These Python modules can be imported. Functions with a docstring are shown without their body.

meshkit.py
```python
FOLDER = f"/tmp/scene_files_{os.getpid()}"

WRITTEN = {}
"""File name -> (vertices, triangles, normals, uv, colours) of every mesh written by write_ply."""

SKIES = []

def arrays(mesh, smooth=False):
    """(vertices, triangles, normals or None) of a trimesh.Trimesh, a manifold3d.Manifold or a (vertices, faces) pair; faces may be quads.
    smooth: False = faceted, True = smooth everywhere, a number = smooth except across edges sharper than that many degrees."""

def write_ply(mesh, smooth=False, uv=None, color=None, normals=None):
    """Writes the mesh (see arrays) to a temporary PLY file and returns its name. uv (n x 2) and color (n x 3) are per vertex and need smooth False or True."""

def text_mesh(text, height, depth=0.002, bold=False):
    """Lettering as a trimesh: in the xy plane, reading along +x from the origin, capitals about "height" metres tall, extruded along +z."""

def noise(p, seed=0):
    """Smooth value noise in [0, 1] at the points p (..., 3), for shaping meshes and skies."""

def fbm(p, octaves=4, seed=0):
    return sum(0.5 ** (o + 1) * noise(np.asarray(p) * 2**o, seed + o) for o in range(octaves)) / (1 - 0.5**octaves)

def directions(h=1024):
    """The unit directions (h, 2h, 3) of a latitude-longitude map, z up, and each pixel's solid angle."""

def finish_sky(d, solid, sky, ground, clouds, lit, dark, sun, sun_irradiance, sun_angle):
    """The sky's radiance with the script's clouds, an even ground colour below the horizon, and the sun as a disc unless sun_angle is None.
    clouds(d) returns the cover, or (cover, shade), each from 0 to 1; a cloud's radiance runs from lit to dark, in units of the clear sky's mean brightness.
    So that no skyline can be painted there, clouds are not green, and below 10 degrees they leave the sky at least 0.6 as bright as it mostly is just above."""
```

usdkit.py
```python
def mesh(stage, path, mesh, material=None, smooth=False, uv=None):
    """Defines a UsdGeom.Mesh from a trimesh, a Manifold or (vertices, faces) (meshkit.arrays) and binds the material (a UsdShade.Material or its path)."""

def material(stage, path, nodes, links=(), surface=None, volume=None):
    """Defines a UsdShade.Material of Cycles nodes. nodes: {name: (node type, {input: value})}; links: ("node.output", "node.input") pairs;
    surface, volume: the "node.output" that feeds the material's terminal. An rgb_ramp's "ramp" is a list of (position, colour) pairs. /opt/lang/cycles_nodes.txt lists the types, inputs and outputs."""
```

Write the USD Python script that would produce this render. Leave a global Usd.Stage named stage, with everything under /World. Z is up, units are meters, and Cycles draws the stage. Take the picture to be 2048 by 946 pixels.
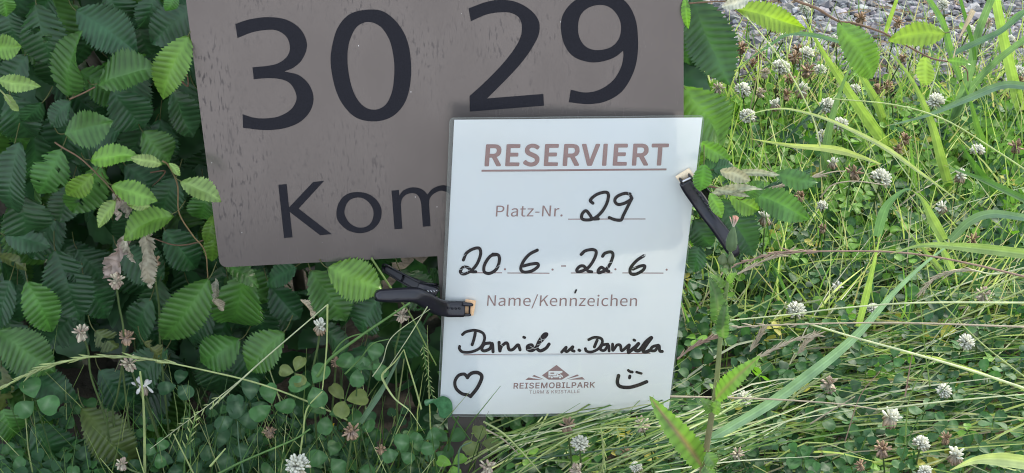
import math, json, random
import numpy as np
import trimesh
from shapely.geometry import Polygon, LineString, Point
from shapely.ops import unary_union
from pxr import Usd, UsdGeom, UsdLux, UsdShade, Sdf, Gf, Vt
import usdkit, meshkit

stage = Usd.Stage.CreateInMemory()
UsdGeom.SetStageUpAxis(stage, 'Z'); UsdGeom.SetStageMetersPerUnit(stage, 1.0)
UsdGeom.Xform.Define(stage, '/World'); UsdGeom.Scope.Define(stage, '/World/Looks')
rng = np.random.default_rng(29); random.seed(29)

# ---------------------------------------------------------------- camera, sky, sun, exposure
FOC = 4050.0                       # focal length in pixels of a 2048 pixel wide picture
PITCH = math.radians(29.4)
DIST = 1.745
DH = DIST * math.cos(PITCH)
CH = DH * math.tan(PITCH + math.atan((1040 - 473) / FOC))
CAM = np.array([0.0, -DH, CH])
RIGHT = np.array([1.0, 0, 0]); FWD = np.array([0, math.cos(PITCH), -math.sin(PITCH)]); UP = np.array([0, math.sin(PITCH), math.cos(PITCH)])
EXPOSURE = 1.88
cam = UsdGeom.Camera.Define(stage, '/World/camera')
cam.CreateHorizontalApertureAttr(36.0); cam.CreateVerticalApertureAttr(36.0 * 473 / 1024)
cam.CreateFocalLengthAttr(36.0 * FOC / 2048)
cam.CreateExposureAttr(EXPOSURE)
cam.CreateClippingRangeAttr(Gf.Vec2f(0.05, 2000))
M4 = np.eye(4); M4[0, :3] = RIGHT; M4[1, :3] = UP; M4[2, :3] = -FWD; M4[3, :3] = CAM
cam.AddTransformOp().Set(Gf.Matrix4d(*M4.ravel().tolist()))

SUN = np.array([0.62, 0.62, 0.60]); SUN /= np.linalg.norm(SUN)
SUN_I, SUN_ANGLE, SKY = 0.40, 10.0, 0.09
usdkit.material(stage, '/World/Looks/sky', {
    's': ('sky_texture', {'sky_type': 'single_scattering', 'sun_disc': False, 'sun_elevation': float(math.asin(SUN[2])), 'sun_rotation': float(math.atan2(SUN[0], SUN[1])), 'aerosol_density': 2.0}),
    'tc': ('texture_coordinate', {}), 'mp': ('mapping', {'scale': (2.0, 2.0, 4.0)}),
    'n': ('noise_texture', {'scale': 1.3, 'detail': 5.0, 'roughness': 0.55}),
    'r': ('rgb_ramp', {'ramp': [(0.0, (0.35, 0.35, 0.35)), (0.42, (0.4, 0.4, 0.4)), (0.62, (0.95, 0.95, 0.95)), (1.0, (1, 1, 1))]}),
    'cl': ('rgb_to_bw', {}), 'clc': ('mix', {'mix_type': 'mix', 'color2': (5.5, 5.9, 6.5)}),
    'b': ('background_shader', {'strength': SKY})},
    [('tc.generated', 'mp.vector'), ('mp.vector', 'n.vector'), ('n.fac', 'r.fac'), ('r.color', 'cl.color'), ('cl.val', 'clc.fac'), ('s.color', 'clc.color1'), ('clc.color', 'b.color')], surface='b.background')
dome = UsdLux.DomeLight.Define(stage, '/World/sky')
UsdShade.MaterialBindingAPI.Apply(dome.GetPrim()).Bind(UsdShade.Material.Get(stage, '/World/Looks/sky'))
dome.GetPrim().SetCustomDataByKey('kind', 'structure')
sun = UsdLux.DistantLight.Define(stage, '/World/sun')
sun.CreateIntensityAttr(SUN_I); sun.CreateAngleAttr(SUN_ANGLE); sun.CreateColorAttr(Gf.Vec3f(1.0, 0.93, 0.80))
sun.GetPrim().CreateAttribute('inputs:normalize', Sdf.ValueTypeNames.Bool).Set(True)
_z = SUN; _x = np.cross([0, 0, 1.0], _z); _x /= np.linalg.norm(_x); _y = np.cross(_z, _x)
S4 = np.eye(4); S4[0, :3] = _x; S4[1, :3] = _y; S4[2, :3] = _z
sun.AddTransformOp().Set(Gf.Matrix4d(*S4.ravel().tolist()))

# ---------------------------------------------------------------- helpers
T = Sdf.ValueTypeNames
used = {}
def numbered(parent, name):
    k = (parent, name); n = used.get(k, -1) + 1; used[k] = n
    return f'{parent}/{name}' if n == 0 else f'{parent}/{name}_{n:03d}'

def tag(prim, label=None, cat=None, group=None, kind=None):
    for k, v in (('label', label), ('category', cat), ('group', group), ('kind', kind)):
        if v: prim.SetCustomDataByKey(k, v)
    return prim

def thing(name, label, cat, loc=(0, 0, 0), group=None):
    p = numbered('/World', name)
    x = UsdGeom.Xform.Define(stage, p)
    x.AddTranslateOp().Set(Gf.Vec3d(*[float(a) for a in loc]))
    return tag(x.GetPrim(), label, cat, group)

ORIG = {}
def put(name, v, f, mat, parent=None, col=None, smooth=True, label=None, local=True):
    """One Mesh prim; v in world metres, made relative to the parent thing's place."""
    pp = str(parent.GetPath()) if parent is not None else '/World'
    path = numbered(pp, name)
    v = np.asarray(v, float); f = np.asarray(f, int)
    if parent is not None:
        top = stage.GetPrimAtPath('/'.join(pp.split('/')[:3]))
        op = UsdGeom.Xformable(top).GetOrderedXformOps()
        if op: v = v - np.array(op[0].Get())
    us = np.unique(f)
    if len(us) < len(v):
        if col is not None and np.ndim(col) == 2: col = np.asarray(col)[us]
        v = v[us]; f = np.searchsorted(us, f)
    m = usdkit.mesh(stage, path, (v, f), '/World/Looks/' + mat, smooth=smooth)
    if col is not None:
        col = np.asarray(col, float)
        if col.ndim == 1: col = np.tile(col, (len(v), 1))
        UsdGeom.PrimvarsAPI(m).CreatePrimvar('col', T.Color3fArray, 'vertex').Set(Vt.Vec3fArray.FromNumpy(col.astype(np.float32)))
    if label: m.GetPrim().SetCustomDataByKey('label', label)
    return m.GetPrim()

class Acc:
    """Collects pieces into one mesh."""
    def __init__(s): s.v = []; s.f = []; s.c = []; s.n = 0
    def add(s, v, f, c=None):
        v = np.asarray(v, float); s.v.append(v); s.f.append(np.asarray(f, int) + s.n); s.n += len(v)
        if c is not None:
            c = np.asarray(c, float); s.c.append(np.tile(c, (len(v), 1)) if c.ndim == 1 else c)
        return s
    def get(s): return np.vstack(s.v), np.vstack(s.f), (np.vstack(s.c) if s.c else None)
    def put(s, name, mat, parent=None, smooth=True, label=None):
        v, f, c = s.get(); return put(name, v, f, mat, parent, c, smooth, label)

def unit(a): a = np.asarray(a, float); return a / np.maximum(np.linalg.norm(a, axis=-1, keepdims=True), 1e-12)
def ray(u, v):
    u = np.asarray(u, float); v = np.asarray(v, float)
    return ((u - 1024) / FOC)[..., None] * RIGHT + (-(v - 473) / FOC)[..., None] * UP + FWD
def Py(u, v, y):
    d = ray(u, v); t = (np.asarray(y) - CAM[1]) / d[..., 1]; return CAM + d * t[..., None]
def Pz(u, v, z):
    d = ray(u, v); t = (np.asarray(z) - CAM[2]) / d[..., 2]; return CAM + d * t[..., None]
def yground(v, z=0.0): return float(Pz(1024, v, z)[1])

def catmull(p, n, closed=False):
    p = np.asarray(p, float)
    if len(p) == 2 and not closed: return np.linspace(p[0], p[1], n)
    if closed: q = np.vstack([p[-1], p, p[0], p[1]])
    else: q = np.vstack([2 * p[0] - p[1], p, 2 * p[-1] - p[-2]])
    k = len(q) - 3
    d = np.linalg.norm(np.diff(q[1:1 + k + 1], axis=0), axis=1); s = np.r_[0, np.cumsum(d)] / max(d.sum(), 1e-12)
    x = np.linspace(0, 1, n, endpoint=not closed)
    i = np.clip(np.searchsorted(s, x, 'right') - 1, 0, k - 1)
    t = ((x - s[i]) / np.maximum(s[i + 1] - s[i], 1e-12))[:, None]
    a, b, c, e = q[i], q[i + 1], q[i + 2], q[i + 3]
    return 0.5 * (2 * b + (c - a) * t + (2 * a - 5 * b + 4 * c - e) * t**2 + (3 * b - a - 3 * c + e) * t**3)

def gridf(nr, nc, wrap=False):
    r = np.arange(nr - 1)[:, None]; c = np.arange(nc if wrap else nc - 1)[None]
    a = (r * nc + c).ravel(); b = (r * nc + (c + 1) % nc).ravel(); d = a + nc; e = b + nc
    return np.vstack([np.stack([a, b, e], 1), np.stack([a, e, d], 1)])

def tube(pts, rad, ns=5):
    pts = np.asarray(pts, float); n = len(pts); rad = np.broadcast_to(np.asarray(rad, float), (n,))
    t = unit(np.gradient(pts, axis=0)); ref = np.array([0.31, -0.77, 0.55])
    x = unit(np.cross(t, ref)); y = np.cross(t, x)
    a = np.arange(ns) / ns * 2 * np.pi
    v = pts[:, None] + rad[:, None, None] * (np.cos(a)[None, :, None] * x[:, None] + np.sin(a)[None, :, None] * y[:, None])
    v = v.reshape(-1, 3); f = gridf(n, ns, True)
    v = np.vstack([v, pts[0], pts[-1]]); k = n * ns
    i = np.arange(ns); j = (i + 1) % ns
    f = np.vstack([f, np.stack([j, i, np.full(ns, k)], 1), np.stack([i + k - ns, j + k - ns, np.full(ns, k + 1)], 1)])
    return v, f

def ribbon(pts, width, fold=0.25, twist=0.0, face=None, wide=False):
    """Grass blade: five vertices across, a shallow V about its midrib."""
    pts = np.asarray(pts, float); n = len(pts); width = np.broadcast_to(np.asarray(width, float), (n,))
    t = unit(np.gradient(pts, axis=0))
    view = unit(CAM - pts) if face is None else np.tile(unit(face), (n, 1))
    side = unit(np.cross(t, view)); nrm = np.cross(side, t)
    tw = np.broadcast_to(np.asarray(twist, float), (n,)) if np.ndim(twist) else np.full(n, twist)
    s2 = side * np.cos(tw)[:, None] + nrm * np.sin(tw)[:, None]; n2 = np.cross(s2, t)
    cols = np.array([-1, -0.55, 0, 0.55, 1.0]) if not wide else np.linspace(-1, 1, 9)
    v = pts[:, None] + cols[None, :, None] * (width / 2)[:, None, None] * s2[:, None] + (np.abs(cols)[None, :, None] * fold * (width / 2)[:, None, None]) * n2[:, None]
    return v.reshape(-1, 3), gridf(n, len(cols))

def homog(quad):
    """unit square (0,0),(1,0),(1,1),(0,1) -> quad"""
    A = []
    for (x, y), (u, v) in zip([(0, 0), (1, 0), (1, 1), (0, 1)], quad):
        A += [[x, y, 1, 0, 0, 0, -u * x, -u * y, -u], [0, 0, 0, x, y, 1, -v * x, -v * y, -v]]
    h = np.linalg.svd(np.array(A, float))[2][-1].reshape(3, 3)
    def go(a, b):
        q = np.stack([a, b, np.ones_like(a)], -1) @ h.T
        return q[..., 0] / q[..., 2], q[..., 1] / q[..., 2]
    return go

# ---------------------------------------------------------------- materials
def plant_mat(name, trans, rough=0.45, spec=0.45, tint=(1.25, 1.45, 0.60), noise=70.0, bump=0.15):
    usdkit.material(stage, '/World/Looks/' + name, {
        'a': ('attribute', {'attribute': 'col'}), 'g': ('geometry', {}),
        'n': ('noise_texture', {'scale': noise, 'detail': 4.0}), 'r': ('rgb_ramp', {'ramp': [(0.25, (0.72, 0.75, 0.72)), (0.75, (1.22, 1.2, 1.15))]}),
        'm': ('mix', {'mix_type': 'multiply', 'fac': 1.0}), 'n2': ('noise_texture', {'scale': noise * 12, 'detail': 2.0}),
        'bu': ('bump', {'strength': bump, 'distance': 0.0006}),
        'p': ('principled_bsdf', {'roughness': rough, 'specular_ior_level': spec}),
        't2': ('mix', {'mix_type': 'multiply', 'fac': 1.0, 'color2': tint}), 't': ('translucent_bsdf', {}),
        'x': ('mix_closure', {'fac': trans})},
        [('g.position', 'n.vector'), ('g.position', 'n2.vector'), ('n2.fac', 'bu.height'), ('n.fac', 'r.fac'), ('a.color', 'm.color1'), ('r.color', 'm.color2'), ('m.color', 'p.base_color'), ('bu.normal', 'p.normal'),
         ('m.color', 't2.color1'), ('t2.color', 't.color'), ('p.BSDF', 'x.closure1'), ('t.BSDF', 'x.closure2')], surface='x.closure')
plant_mat('hornbeam_leaf', 0.34, rough=0.36, spec=0.5)
plant_mat('clover_leaf', 0.28, rough=0.55, noise=120, spec=0.3)
plant_mat('grass', 0.35, rough=0.42, noise=60)
plant_mat('dry_plant', 0.2, rough=0.8, spec=0.2, tint=(1.1, 1.0, 0.8), noise=120, bump=0.5)
plant_mat('petal', 0.35, rough=0.6, spec=0.25, tint=(1, 1, 0.95), noise=200, bump=0.05)
plant_mat('bark', 0.0, rough=0.75, noise=150, bump=0.6)
plant_mat('stone', 0.0, rough=0.8, noise=160, bump=0.6, spec=0.3)

def simple(name, base, rough, metal=0.0, spec=0.5, noise=None, bump=0.0, scale=(1, 1, 1), var=0.15, bdist=0.001):
    nodes = {'p': ('principled_bsdf', {'base_color': base, 'roughness': rough, 'metallic': metal, 'specular_ior_level': spec})}; links = []
    if noise:
        lo = tuple(c * (1 - var) for c in base); hi = tuple(min(1, c * (1 + var)) for c in base)
        nodes.update({'g': ('geometry', {}), 'mp': ('mapping', {'scale': scale}), 'n': ('noise_texture', {'scale': noise, 'detail': 5.0}),
                      'r': ('rgb_ramp', {'ramp': [(0.3, lo), (0.7, hi)]}), 'bu': ('bump', {'strength': bump, 'distance': bdist})})
        links = [('g.position', 'mp.vector'), ('mp.vector', 'n.vector'), ('n.fac', 'r.fac'), ('r.color', 'p.base_color'), ('n.fac', 'bu.height'), ('bu.normal', 'p.normal')]
    usdkit.material(stage, '/World/Looks/' + name, nodes, links, surface='p.BSDF')
simple('soil', (0.05, 0.042, 0.032), 0.95, noise=60, bump=0.8, var=0.5, bdist=0.006)
simple('lawn_soil', (0.045, 0.055, 0.03), 0.95, noise=60, bump=0.8, var=0.5, bdist=0.006)
simple('path_gravel', (0.44, 0.43, 0.42), 0.9, noise=90, bump=0.8, var=0.5, bdist=0.006)
simple('grit', (0.20, 0.185, 0.175), 0.95, noise=160, bump=0.8, var=0.5, bdist=0.004)
simple('vinyl', (0.010, 0.010, 0.014), 0.6, noise=900, bump=0.05, var=0.2, spec=0.16)
simple('ink_print', (0.26, 0.17, 0.16), 0.7, noise=1500, var=0.12)
simple('ink_marker', (0.010, 0.007, 0.009), 0.5, noise=400, var=0.5)
simple('black_plastic', (0.004, 0.004, 0.007), 0.22, noise=1400, bump=0.12, var=0.2, bdist=0.0004)
simple('orange_pad', (0.80, 0.52, 0.30), 0.55, noise=500, bump=0.1, var=0.1)
simple('cream_pad', (0.80, 0.66, 0.47), 0.55, noise=500, bump=0.1, var=0.1)
simple('wet_leaf_surface', (0.045, 0.13, 0.055), 0.18, noise=300, var=0.3)
simple('steel', (0.5, 0.5, 0.52), 0.3, metal=1.0)
# the sign's coating: taupe metallic paint with rain-run streaks, specks and two stains
usdkit.material(stage, '/World/Looks/sign_paint', {
    'g': ('geometry', {}), 'm1': ('mapping', {'scale': (560, 560, 130)}), 'n1': ('noise_texture', {'scale': 1.0, 'detail': 1.5, 'roughness': 0.5}),
    'm2': ('mapping', {'scale': (14, 14, 7)}), 'n2': ('noise_texture', {'scale': 1.0, 'detail': 4.0}),
    'k1': ('map_range', {'from_min': 0.595, 'from_max': 0.645, 'to_min': 0.0, 'to_max': 1.0, 'clamp': True}),
    'k2': ('map_range', {'from_min': 0.44, 'from_max': 0.66, 'to_min': 0.0, 'to_max': 0.62, 'clamp': True}),
    'kk': ('math', {'math_type': 'multiply'}),
    'm3': ('mapping', {'scale': (170, 170, 120)}), 'n3': ('voronoi_texture', {'scale': 1.0}), 'k3': ('math', {'math_type': 'less_than', 'value2': 0.055}),
    'n3n': ('noise_texture', {'scale': 60.0}), 'k3b': ('math', {'math_type': 'greater_than', 'value2': 0.64}), 'k3c': ('math', {'math_type': 'multiply'}),
    'm4': ('mapping', {'scale': (900, 900, 40)}), 'n4': ('noise_texture', {'scale': 1.0, 'detail': 2.0}),
    'base': ('rgb_ramp', {'ramp': [(0.3, (0.120, 0.106, 0.101)), (0.7, (0.152, 0.135, 0.128))]}),
    'a': ('mix', {'mix_type': 'mix', 'color2': (0.045, 0.040, 0.042)}), 'b': ('mix', {'mix_type': 'mix', 'color2': (0.75, 0.75, 0.75)}),
    'rr': ('map_range', {'from_min': 0.0, 'from_max': 1.0, 'to_min': 0.27, 'to_max': 0.6, 'clamp': True}),
    'bu': ('bump', {'strength': 0.02, 'distance': 0.0002}),
    'p': ('principled_bsdf', {'metallic': 0.7, 'specular_ior_level': 0.5})},
    [('g.position', 'm1.vector'), ('m1.vector', 'n1.vector'), ('n1.fac', 'k1.value'), ('g.position', 'm2.vector'), ('m2.vector', 'n2.vector'), ('n2.fac', 'k2.value'), ('k1.result', 'kk.value1'), ('k2.result', 'kk.value2'),
     ('g.position', 'm3.vector'), ('m3.vector', 'n3.vector'), ('n3.distance', 'k3.value1'), ('g.position', 'n3n.vector'), ('n3n.fac', 'k3b.value1'), ('k3.value', 'k3c.value1'), ('k3b.value', 'k3c.value2'),
     ('g.position', 'm4.vector'), ('m4.vector', 'n4.vector'), ('n4.fac', 'bu.height'), ('bu.normal', 'p.normal'),
     ('n2.fac', 'base.fac'), ('base.color', 'a.color1'), ('kk.value', 'a.fac'), ('a.color', 'b.color1'), ('k3c.value', 'b.fac'), ('b.color', 'p.base_color'), ('kk.value', 'rr.value'), ('rr.result', 'p.roughness')], surface='p.BSDF')
# paper: white, a little see-through
usdkit.material(stage, '/World/Looks/paper', {
    'g': ('geometry', {}), 'n': ('noise_texture', {'scale': 9.0, 'detail': 3.0}), 'r': ('rgb_ramp', {'ramp': [(0.3, (0.755, 0.805, 0.84)), (0.7, (0.785, 0.815, 0.82))]}),
    'p': ('principled_bsdf', {'roughness': 0.6, 'specular_ior_level': 0.2}), 't': ('translucent_bsdf', {'color': (0.78, 0.78, 0.72)}), 'x': ('mix_closure', {'fac': 0.10})},
    [('g.position', 'n.vector'), ('n.fac', 'r.fac'), ('r.color', 'p.base_color'), ('p.BSDF', 'x.closure1'), ('t.BSDF', 'x.closure2')], surface='x.closure')
usdkit.material(stage, '/World/Looks/clear_film', {
    'f': ('fresnel', {'IOR': 1.5}), 't': ('transparent_bsdf', {'color': (0.97, 0.98, 0.97)}), 'g': ('glossy_bsdf', {'roughness': 0.10, 'color': (0.5, 0.5, 0.5)}), 'x': ('mix_closure', {})},
    [('f.fac', 'x.fac'), ('t.BSDF', 'x.closure1'), ('g.BSDF', 'x.closure2')], surface='x.closure')
usdkit.material(stage, '/World/Looks/film_edge', {
    'f': ('fresnel', {'IOR': 1.7}), 't': ('transparent_bsdf', {'color': (0.86, 0.88, 0.86)}), 'd': ('principled_bsdf', {'base_color': (0.35, 0.37, 0.35), 'roughness': 0.12}), 'x': ('mix_closure', {'fac': 0.11})},
    [('t.BSDF', 'x.closure1'), ('d.BSDF', 'x.closure2')], surface='x.closure')

# ---------------------------------------------------------------- ground
def sheet(name, xs, ys, z, mat, amp=0.0, seed=0, kind='structure'):
    X, Y = np.meshgrid(xs, ys); Z = np.full_like(X, z)
    if amp:
        near = np.clip(1.5 - np.hypot(X, Y - 0.5) / 3, 0, 1)
        Z = Z + near * amp * (meshkit.fbm(np.stack([X * 9, Y * 9, 0 * X], -1), 3, seed) - 0.5)
    v = np.stack([X, Y, Z], -1).reshape(-1, 3)
    tag(put(name, v, gridf(len(ys), len(xs)), mat), kind=kind)
far = np.array([3, 6, 12, 25, 50, 100.0, 200])
fx = np.r_[-far[::-1], np.linspace(-2, 2, 81), far]
fy = np.r_[-far[::-1], np.linspace(-2, 3, 101), far + 1]
sheet('ground', fx, fy, 0.0, 'soil', amp=0.03)
YG = yground(165)
sheet('gravel_bed', np.linspace(0.1, 8, 90), np.r_[np.linspace(YG, YG + 1.6, 60), np.linspace(YG + 1.8, 9, 20)], 0.018, 'grit', amp=0.012, seed=3)
sheet('gravel_path', np.r_[-far[::-1], np.linspace(-2, 2, 21), far], np.r_[-12, -6, np.linspace(-3, -0.62, 20)], 0.022, 'path_gravel', amp=0.004, seed=5)

# ---------------------------------------------------------------- the slot sign
# sign and paper are planes in camera axes (right, up, forward): n . X = d
NS = np.array([-0.03746865, 0.46307316, 0.88552773])
_a = math.radians(2.0)           # a touch of yaw: the notice then bears on it at both clamps
NS = np.array([NS[0] * math.cos(_a) - NS[2] * math.sin(_a), NS[1], NS[0] * math.sin(_a) + NS[2] * math.cos(_a)])
NP, DP = np.array([-0.12563423, 0.49587639, 0.85925703]), 1.502697
def cray(u, v): return np.stack([(np.asarray(u, float) - 1024) / FOC, -(np.asarray(v, float) - 473) / FOC, np.ones(np.shape(u))], -1)
def tpaper0(u, v): return DP / (cray(u, v) @ NP)
DS = (tpaper0(1378., 352.) + 0.0022) * (cray(1378., 352.) @ NS)
def tsign(u, v): return DS / (cray(u, v) @ NS)
def smoothmin(a, b, k):
    h = np.clip(0.5 + 0.5 * (b - a) / k, 0, 1); return b * (1 - h) + a * h - k * h * (1 - h)
def tpaper(u, v):
    u = np.asarray(u, float); v = np.asarray(v, float)
    t = tpaper0(u, v)
    lim = tsign(u, v) - 0.0016 + 0.016 * np.clip((v - 480) / 340, 0, 1) ** 1.5 * np.clip((u - 985) / 200, 0, 1)
    t = smoothmin(t, lim, 0.004)
    # pulled in a little at the left clamp, slight waviness of the warm laminate
    t = t + 0.0035 * np.exp(-((u - 905) ** 2 / 90**2 + (v - 612) ** 2 / 120**2)) + 0.0008 * np.sin(u / 90 + v / 140) + 0.0006 * np.sin(v / 60 - u / 200)
    return t
def w(u, v, t): return CAM + ray(u, v) * np.asarray(t)[..., None]
def Psign(u, v, off=0.0): u = np.asarray(u, float); return w(u, v, tsign(u, v) - off)
def Ppap(u, v, off=0.0): u = np.asarray(u, float); return w(u, v, tpaper(u, v) - off)

def polys(g): return [p for p in getattr(g, 'geoms', [g]) if p.geom_type == 'Polygon' and p.area > 0.05]
def flat(g, surf, off, thick=0.0, acc=None, seg=None):
    """A shapely shape in picture units laid on a surface, with a real thickness behind it."""
    acc = acc or Acc()
    for p in polys(g):
        if seg: p = p.segmentize(seg)
        v2, f = trimesh.creation.triangulate_polygon(p, engine='earcut')
        v2 = np.asarray(v2); f = np.asarray(f)
        a = v2[f[:, 1]] - v2[f[:, 0]]; b = v2[f[:, 2]] - v2[f[:, 0]]
        fl = (a[:, 0] * b[:, 1] - a[:, 1] * b[:, 0]) > 0
        f[fl] = f[fl][:, ::-1]
        acc.add(surf(v2[:, 0], v2[:, 1], off), f)
        if thick:
            acc.add(surf(v2[:, 0], v2[:, 1], off - thick), f[:, ::-1])
            for ring in [p.exterior] + list(p.interiors):
                r = np.array(ring.coords); n = len(r)
                acc.add(np.vstack([surf(r[:, 0], r[:, 1], off), surf(r[:, 0], r[:, 1], off - thick)]), np.vstack([np.stack([np.arange(n - 1), np.arange(1, n), np.arange(n, 2 * n - 1)], 1), np.stack([np.arange(1, n), np.arange(n + 1, 2 * n), np.arange(n, 2 * n - 1)], 1)]))
    return acc

def outline(parts, sc, ox, oy):
    """parts: corner points and [smooth runs], in zoomed-crop units; returns a closed polygon in picture units."""
    pts = []
    n = len(parts)
    for i, q in enumerate(parts):
        if isinstance(q, list):
            a = parts[i - 1]; b = parts[(i + 1) % n]
            run = catmull([a] + q + [b], 6 * (len(q) + 1))
            pts += [tuple(x) for x in run[1:-1]]
        else: pts.append(q)
    return Polygon([(ox + x / sc, oy + y / sc) for x, y in pts]).buffer(0)
def closed(pts, sc, ox, oy):
    return Polygon([(ox + x / sc, oy + y / sc) for x, y in catmull(pts, 6 * len(pts), True)]).buffer(0)

sign = thing('slot_sign', 'brown-grey metal sign numbered 30 29 standing on its own flat metal post', 'sign', Psign(930., 1040.))
panel = Polygon([(371.5, -3), (1367, -62), (1367.5, 250), (1369.5, 486), (440, 535)]).buffer(-16).buffer(16, quad_segs=8)
panel = panel.union(Polygon([(371.5, -3), (1367, -62), (1367.2, 120), (388, 120)]))
post = Polygon([(872, 470), (952, 470), (986, 1110), (912, 1110)])
flat(panel.union(post).buffer(2).buffer(-2), Psign, 0.0, 0.0028).put('panel', 'sign_paint', sign, smooth=False)
S3 = (3.379, 440, 0)
three = outline([(104, 163), [(200, 132), (325, 117), (450, 135), (545, 200), (588, 300), (560, 395), (500, 455)], (432, 484), [(530, 508), (600, 570), (632, 660), (610, 750), (540, 825), (430, 868), (300, 879)], (156, 864), (153, 773), [(230, 797), (310, 801), (400, 787), (480, 740), (517, 670), (500, 600), (450, 548), (350, 528)], (228, 535), (220, 456), [(330, 445), (400, 425), (455, 380), (473, 320), (450, 250), (390, 208), (320, 202), (220, 218)], (118, 257)], *S3)
zero = closed([(748, 430), (760, 300), (800, 180), (880, 95), (1000, 66), (1110, 82), (1210, 170), (1270, 290), (1292, 450), (1280, 600), (1240, 710), (1160, 790), (1050, 820), (930, 800), (840, 720), (780, 600)], *S3).difference(
    closed([(862, 420), (870, 300), (910, 200), (960, 158), (1020, 150), (1090, 185), (1145, 270), (1172, 380), (1178, 490), (1165, 610), (1130, 695), (1080, 735), (1020, 741), (960, 710), (910, 640), (878, 540)], *S3))
S2 = (3.793, 860, 0)
two = outline([(293, 65), [(420, 18), (530, 0), (650, 15), (760, 75), (825, 160), (825, 260), (770, 370), (690, 480), (590, 590)], (432, 748), (860, 714), (865, 802), (303, 846), (300, 730), [(400, 640), (520, 520), (620, 400), (680, 300), (698, 215), (680, 140), (620, 100), (540, 93), (430, 110)], (310, 161)], *S2)
nine = outline([(1465, 385), [(1400, 435), (1300, 468), (1200, 470), (1090, 430), (1020, 340), (993, 215), (1010, 110), (1080, 20), (1180, -35), (1290, -52), (1400, -40), (1500, 30), (1560, 150), (1578, 300), (1570, 450), (1530, 580), (1450, 700), (1330, 770), (1200, 790)], (1053, 776), (1068, 682), [(1180, 703), (1290, 680), (1390, 610), (1450, 510)], (1468, 425)], *S2).difference(
    closed([(1122, 215), (1140, 120), (1200, 60), (1290, 37), (1370, 60), (1430, 130), (1450, 215), (1430, 300), (1370, 360), (1270, 382), (1190, 360), (1140, 300)], *S2))
SK = (5.389, 540, 340)
kay = outline([(90, 161), (180, 153), (205, 405), (465, 131), (583, 118), (308, 417), (664, 692), (540, 703), (213, 452), (243, 726), (152, 734)], *SK)
oh = closed([(716, 460), (735, 370), (790, 290), (870, 248), (965, 240), (1060, 260), (1140, 315), (1190, 390), (1203, 470), (1180, 560), (1120, 630), (1040, 670), (950, 680), (850, 655), (770, 595), (725, 530)], *SK).difference(
    closed([(803, 465), (815, 390), (860, 325), (930, 298), (1000, 305), (1060, 345), (1105, 410), (1116, 480), (1095, 560), (1040, 610), (960, 622), (880, 590), (830, 535)], *SK))
em = outline([(1310, 224), (1390, 216), (1392, 276), [(1440, 220), (1520, 190), (1600, 195), (1660, 225)], (1697, 265), [(1750, 205), (1830, 170), (1900, 170), (1980, 200), (2030, 280)], (2060, 580), (1975, 590), [(1950, 330), (1935, 260), (1890, 232), (1830, 225), (1760, 260), (1722, 310)], (1714, 370), (1731, 605), (1648, 612), (1630, 370), [(1615, 310), (1580, 262), (1530, 250), (1470, 265), (1425, 310)], (1410, 370), (1426, 633), (1342, 638)], *SK)
for nm, g, lb in (('digit', three, 'black digit 3'), ('digit', zero, 'black digit 0'), ('digit', two, 'black digit 2'), ('digit', nine, 'black digit 9'), ('letter', kay, 'black capital K'), ('letter', oh, 'black letter o'), ('letter', em, 'black letter m running under the notice')):
    flat(g, Psign, 0.0004, 0.0004).put(nm, 'vinyl', sign, smooth=False, label=lb)

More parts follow.
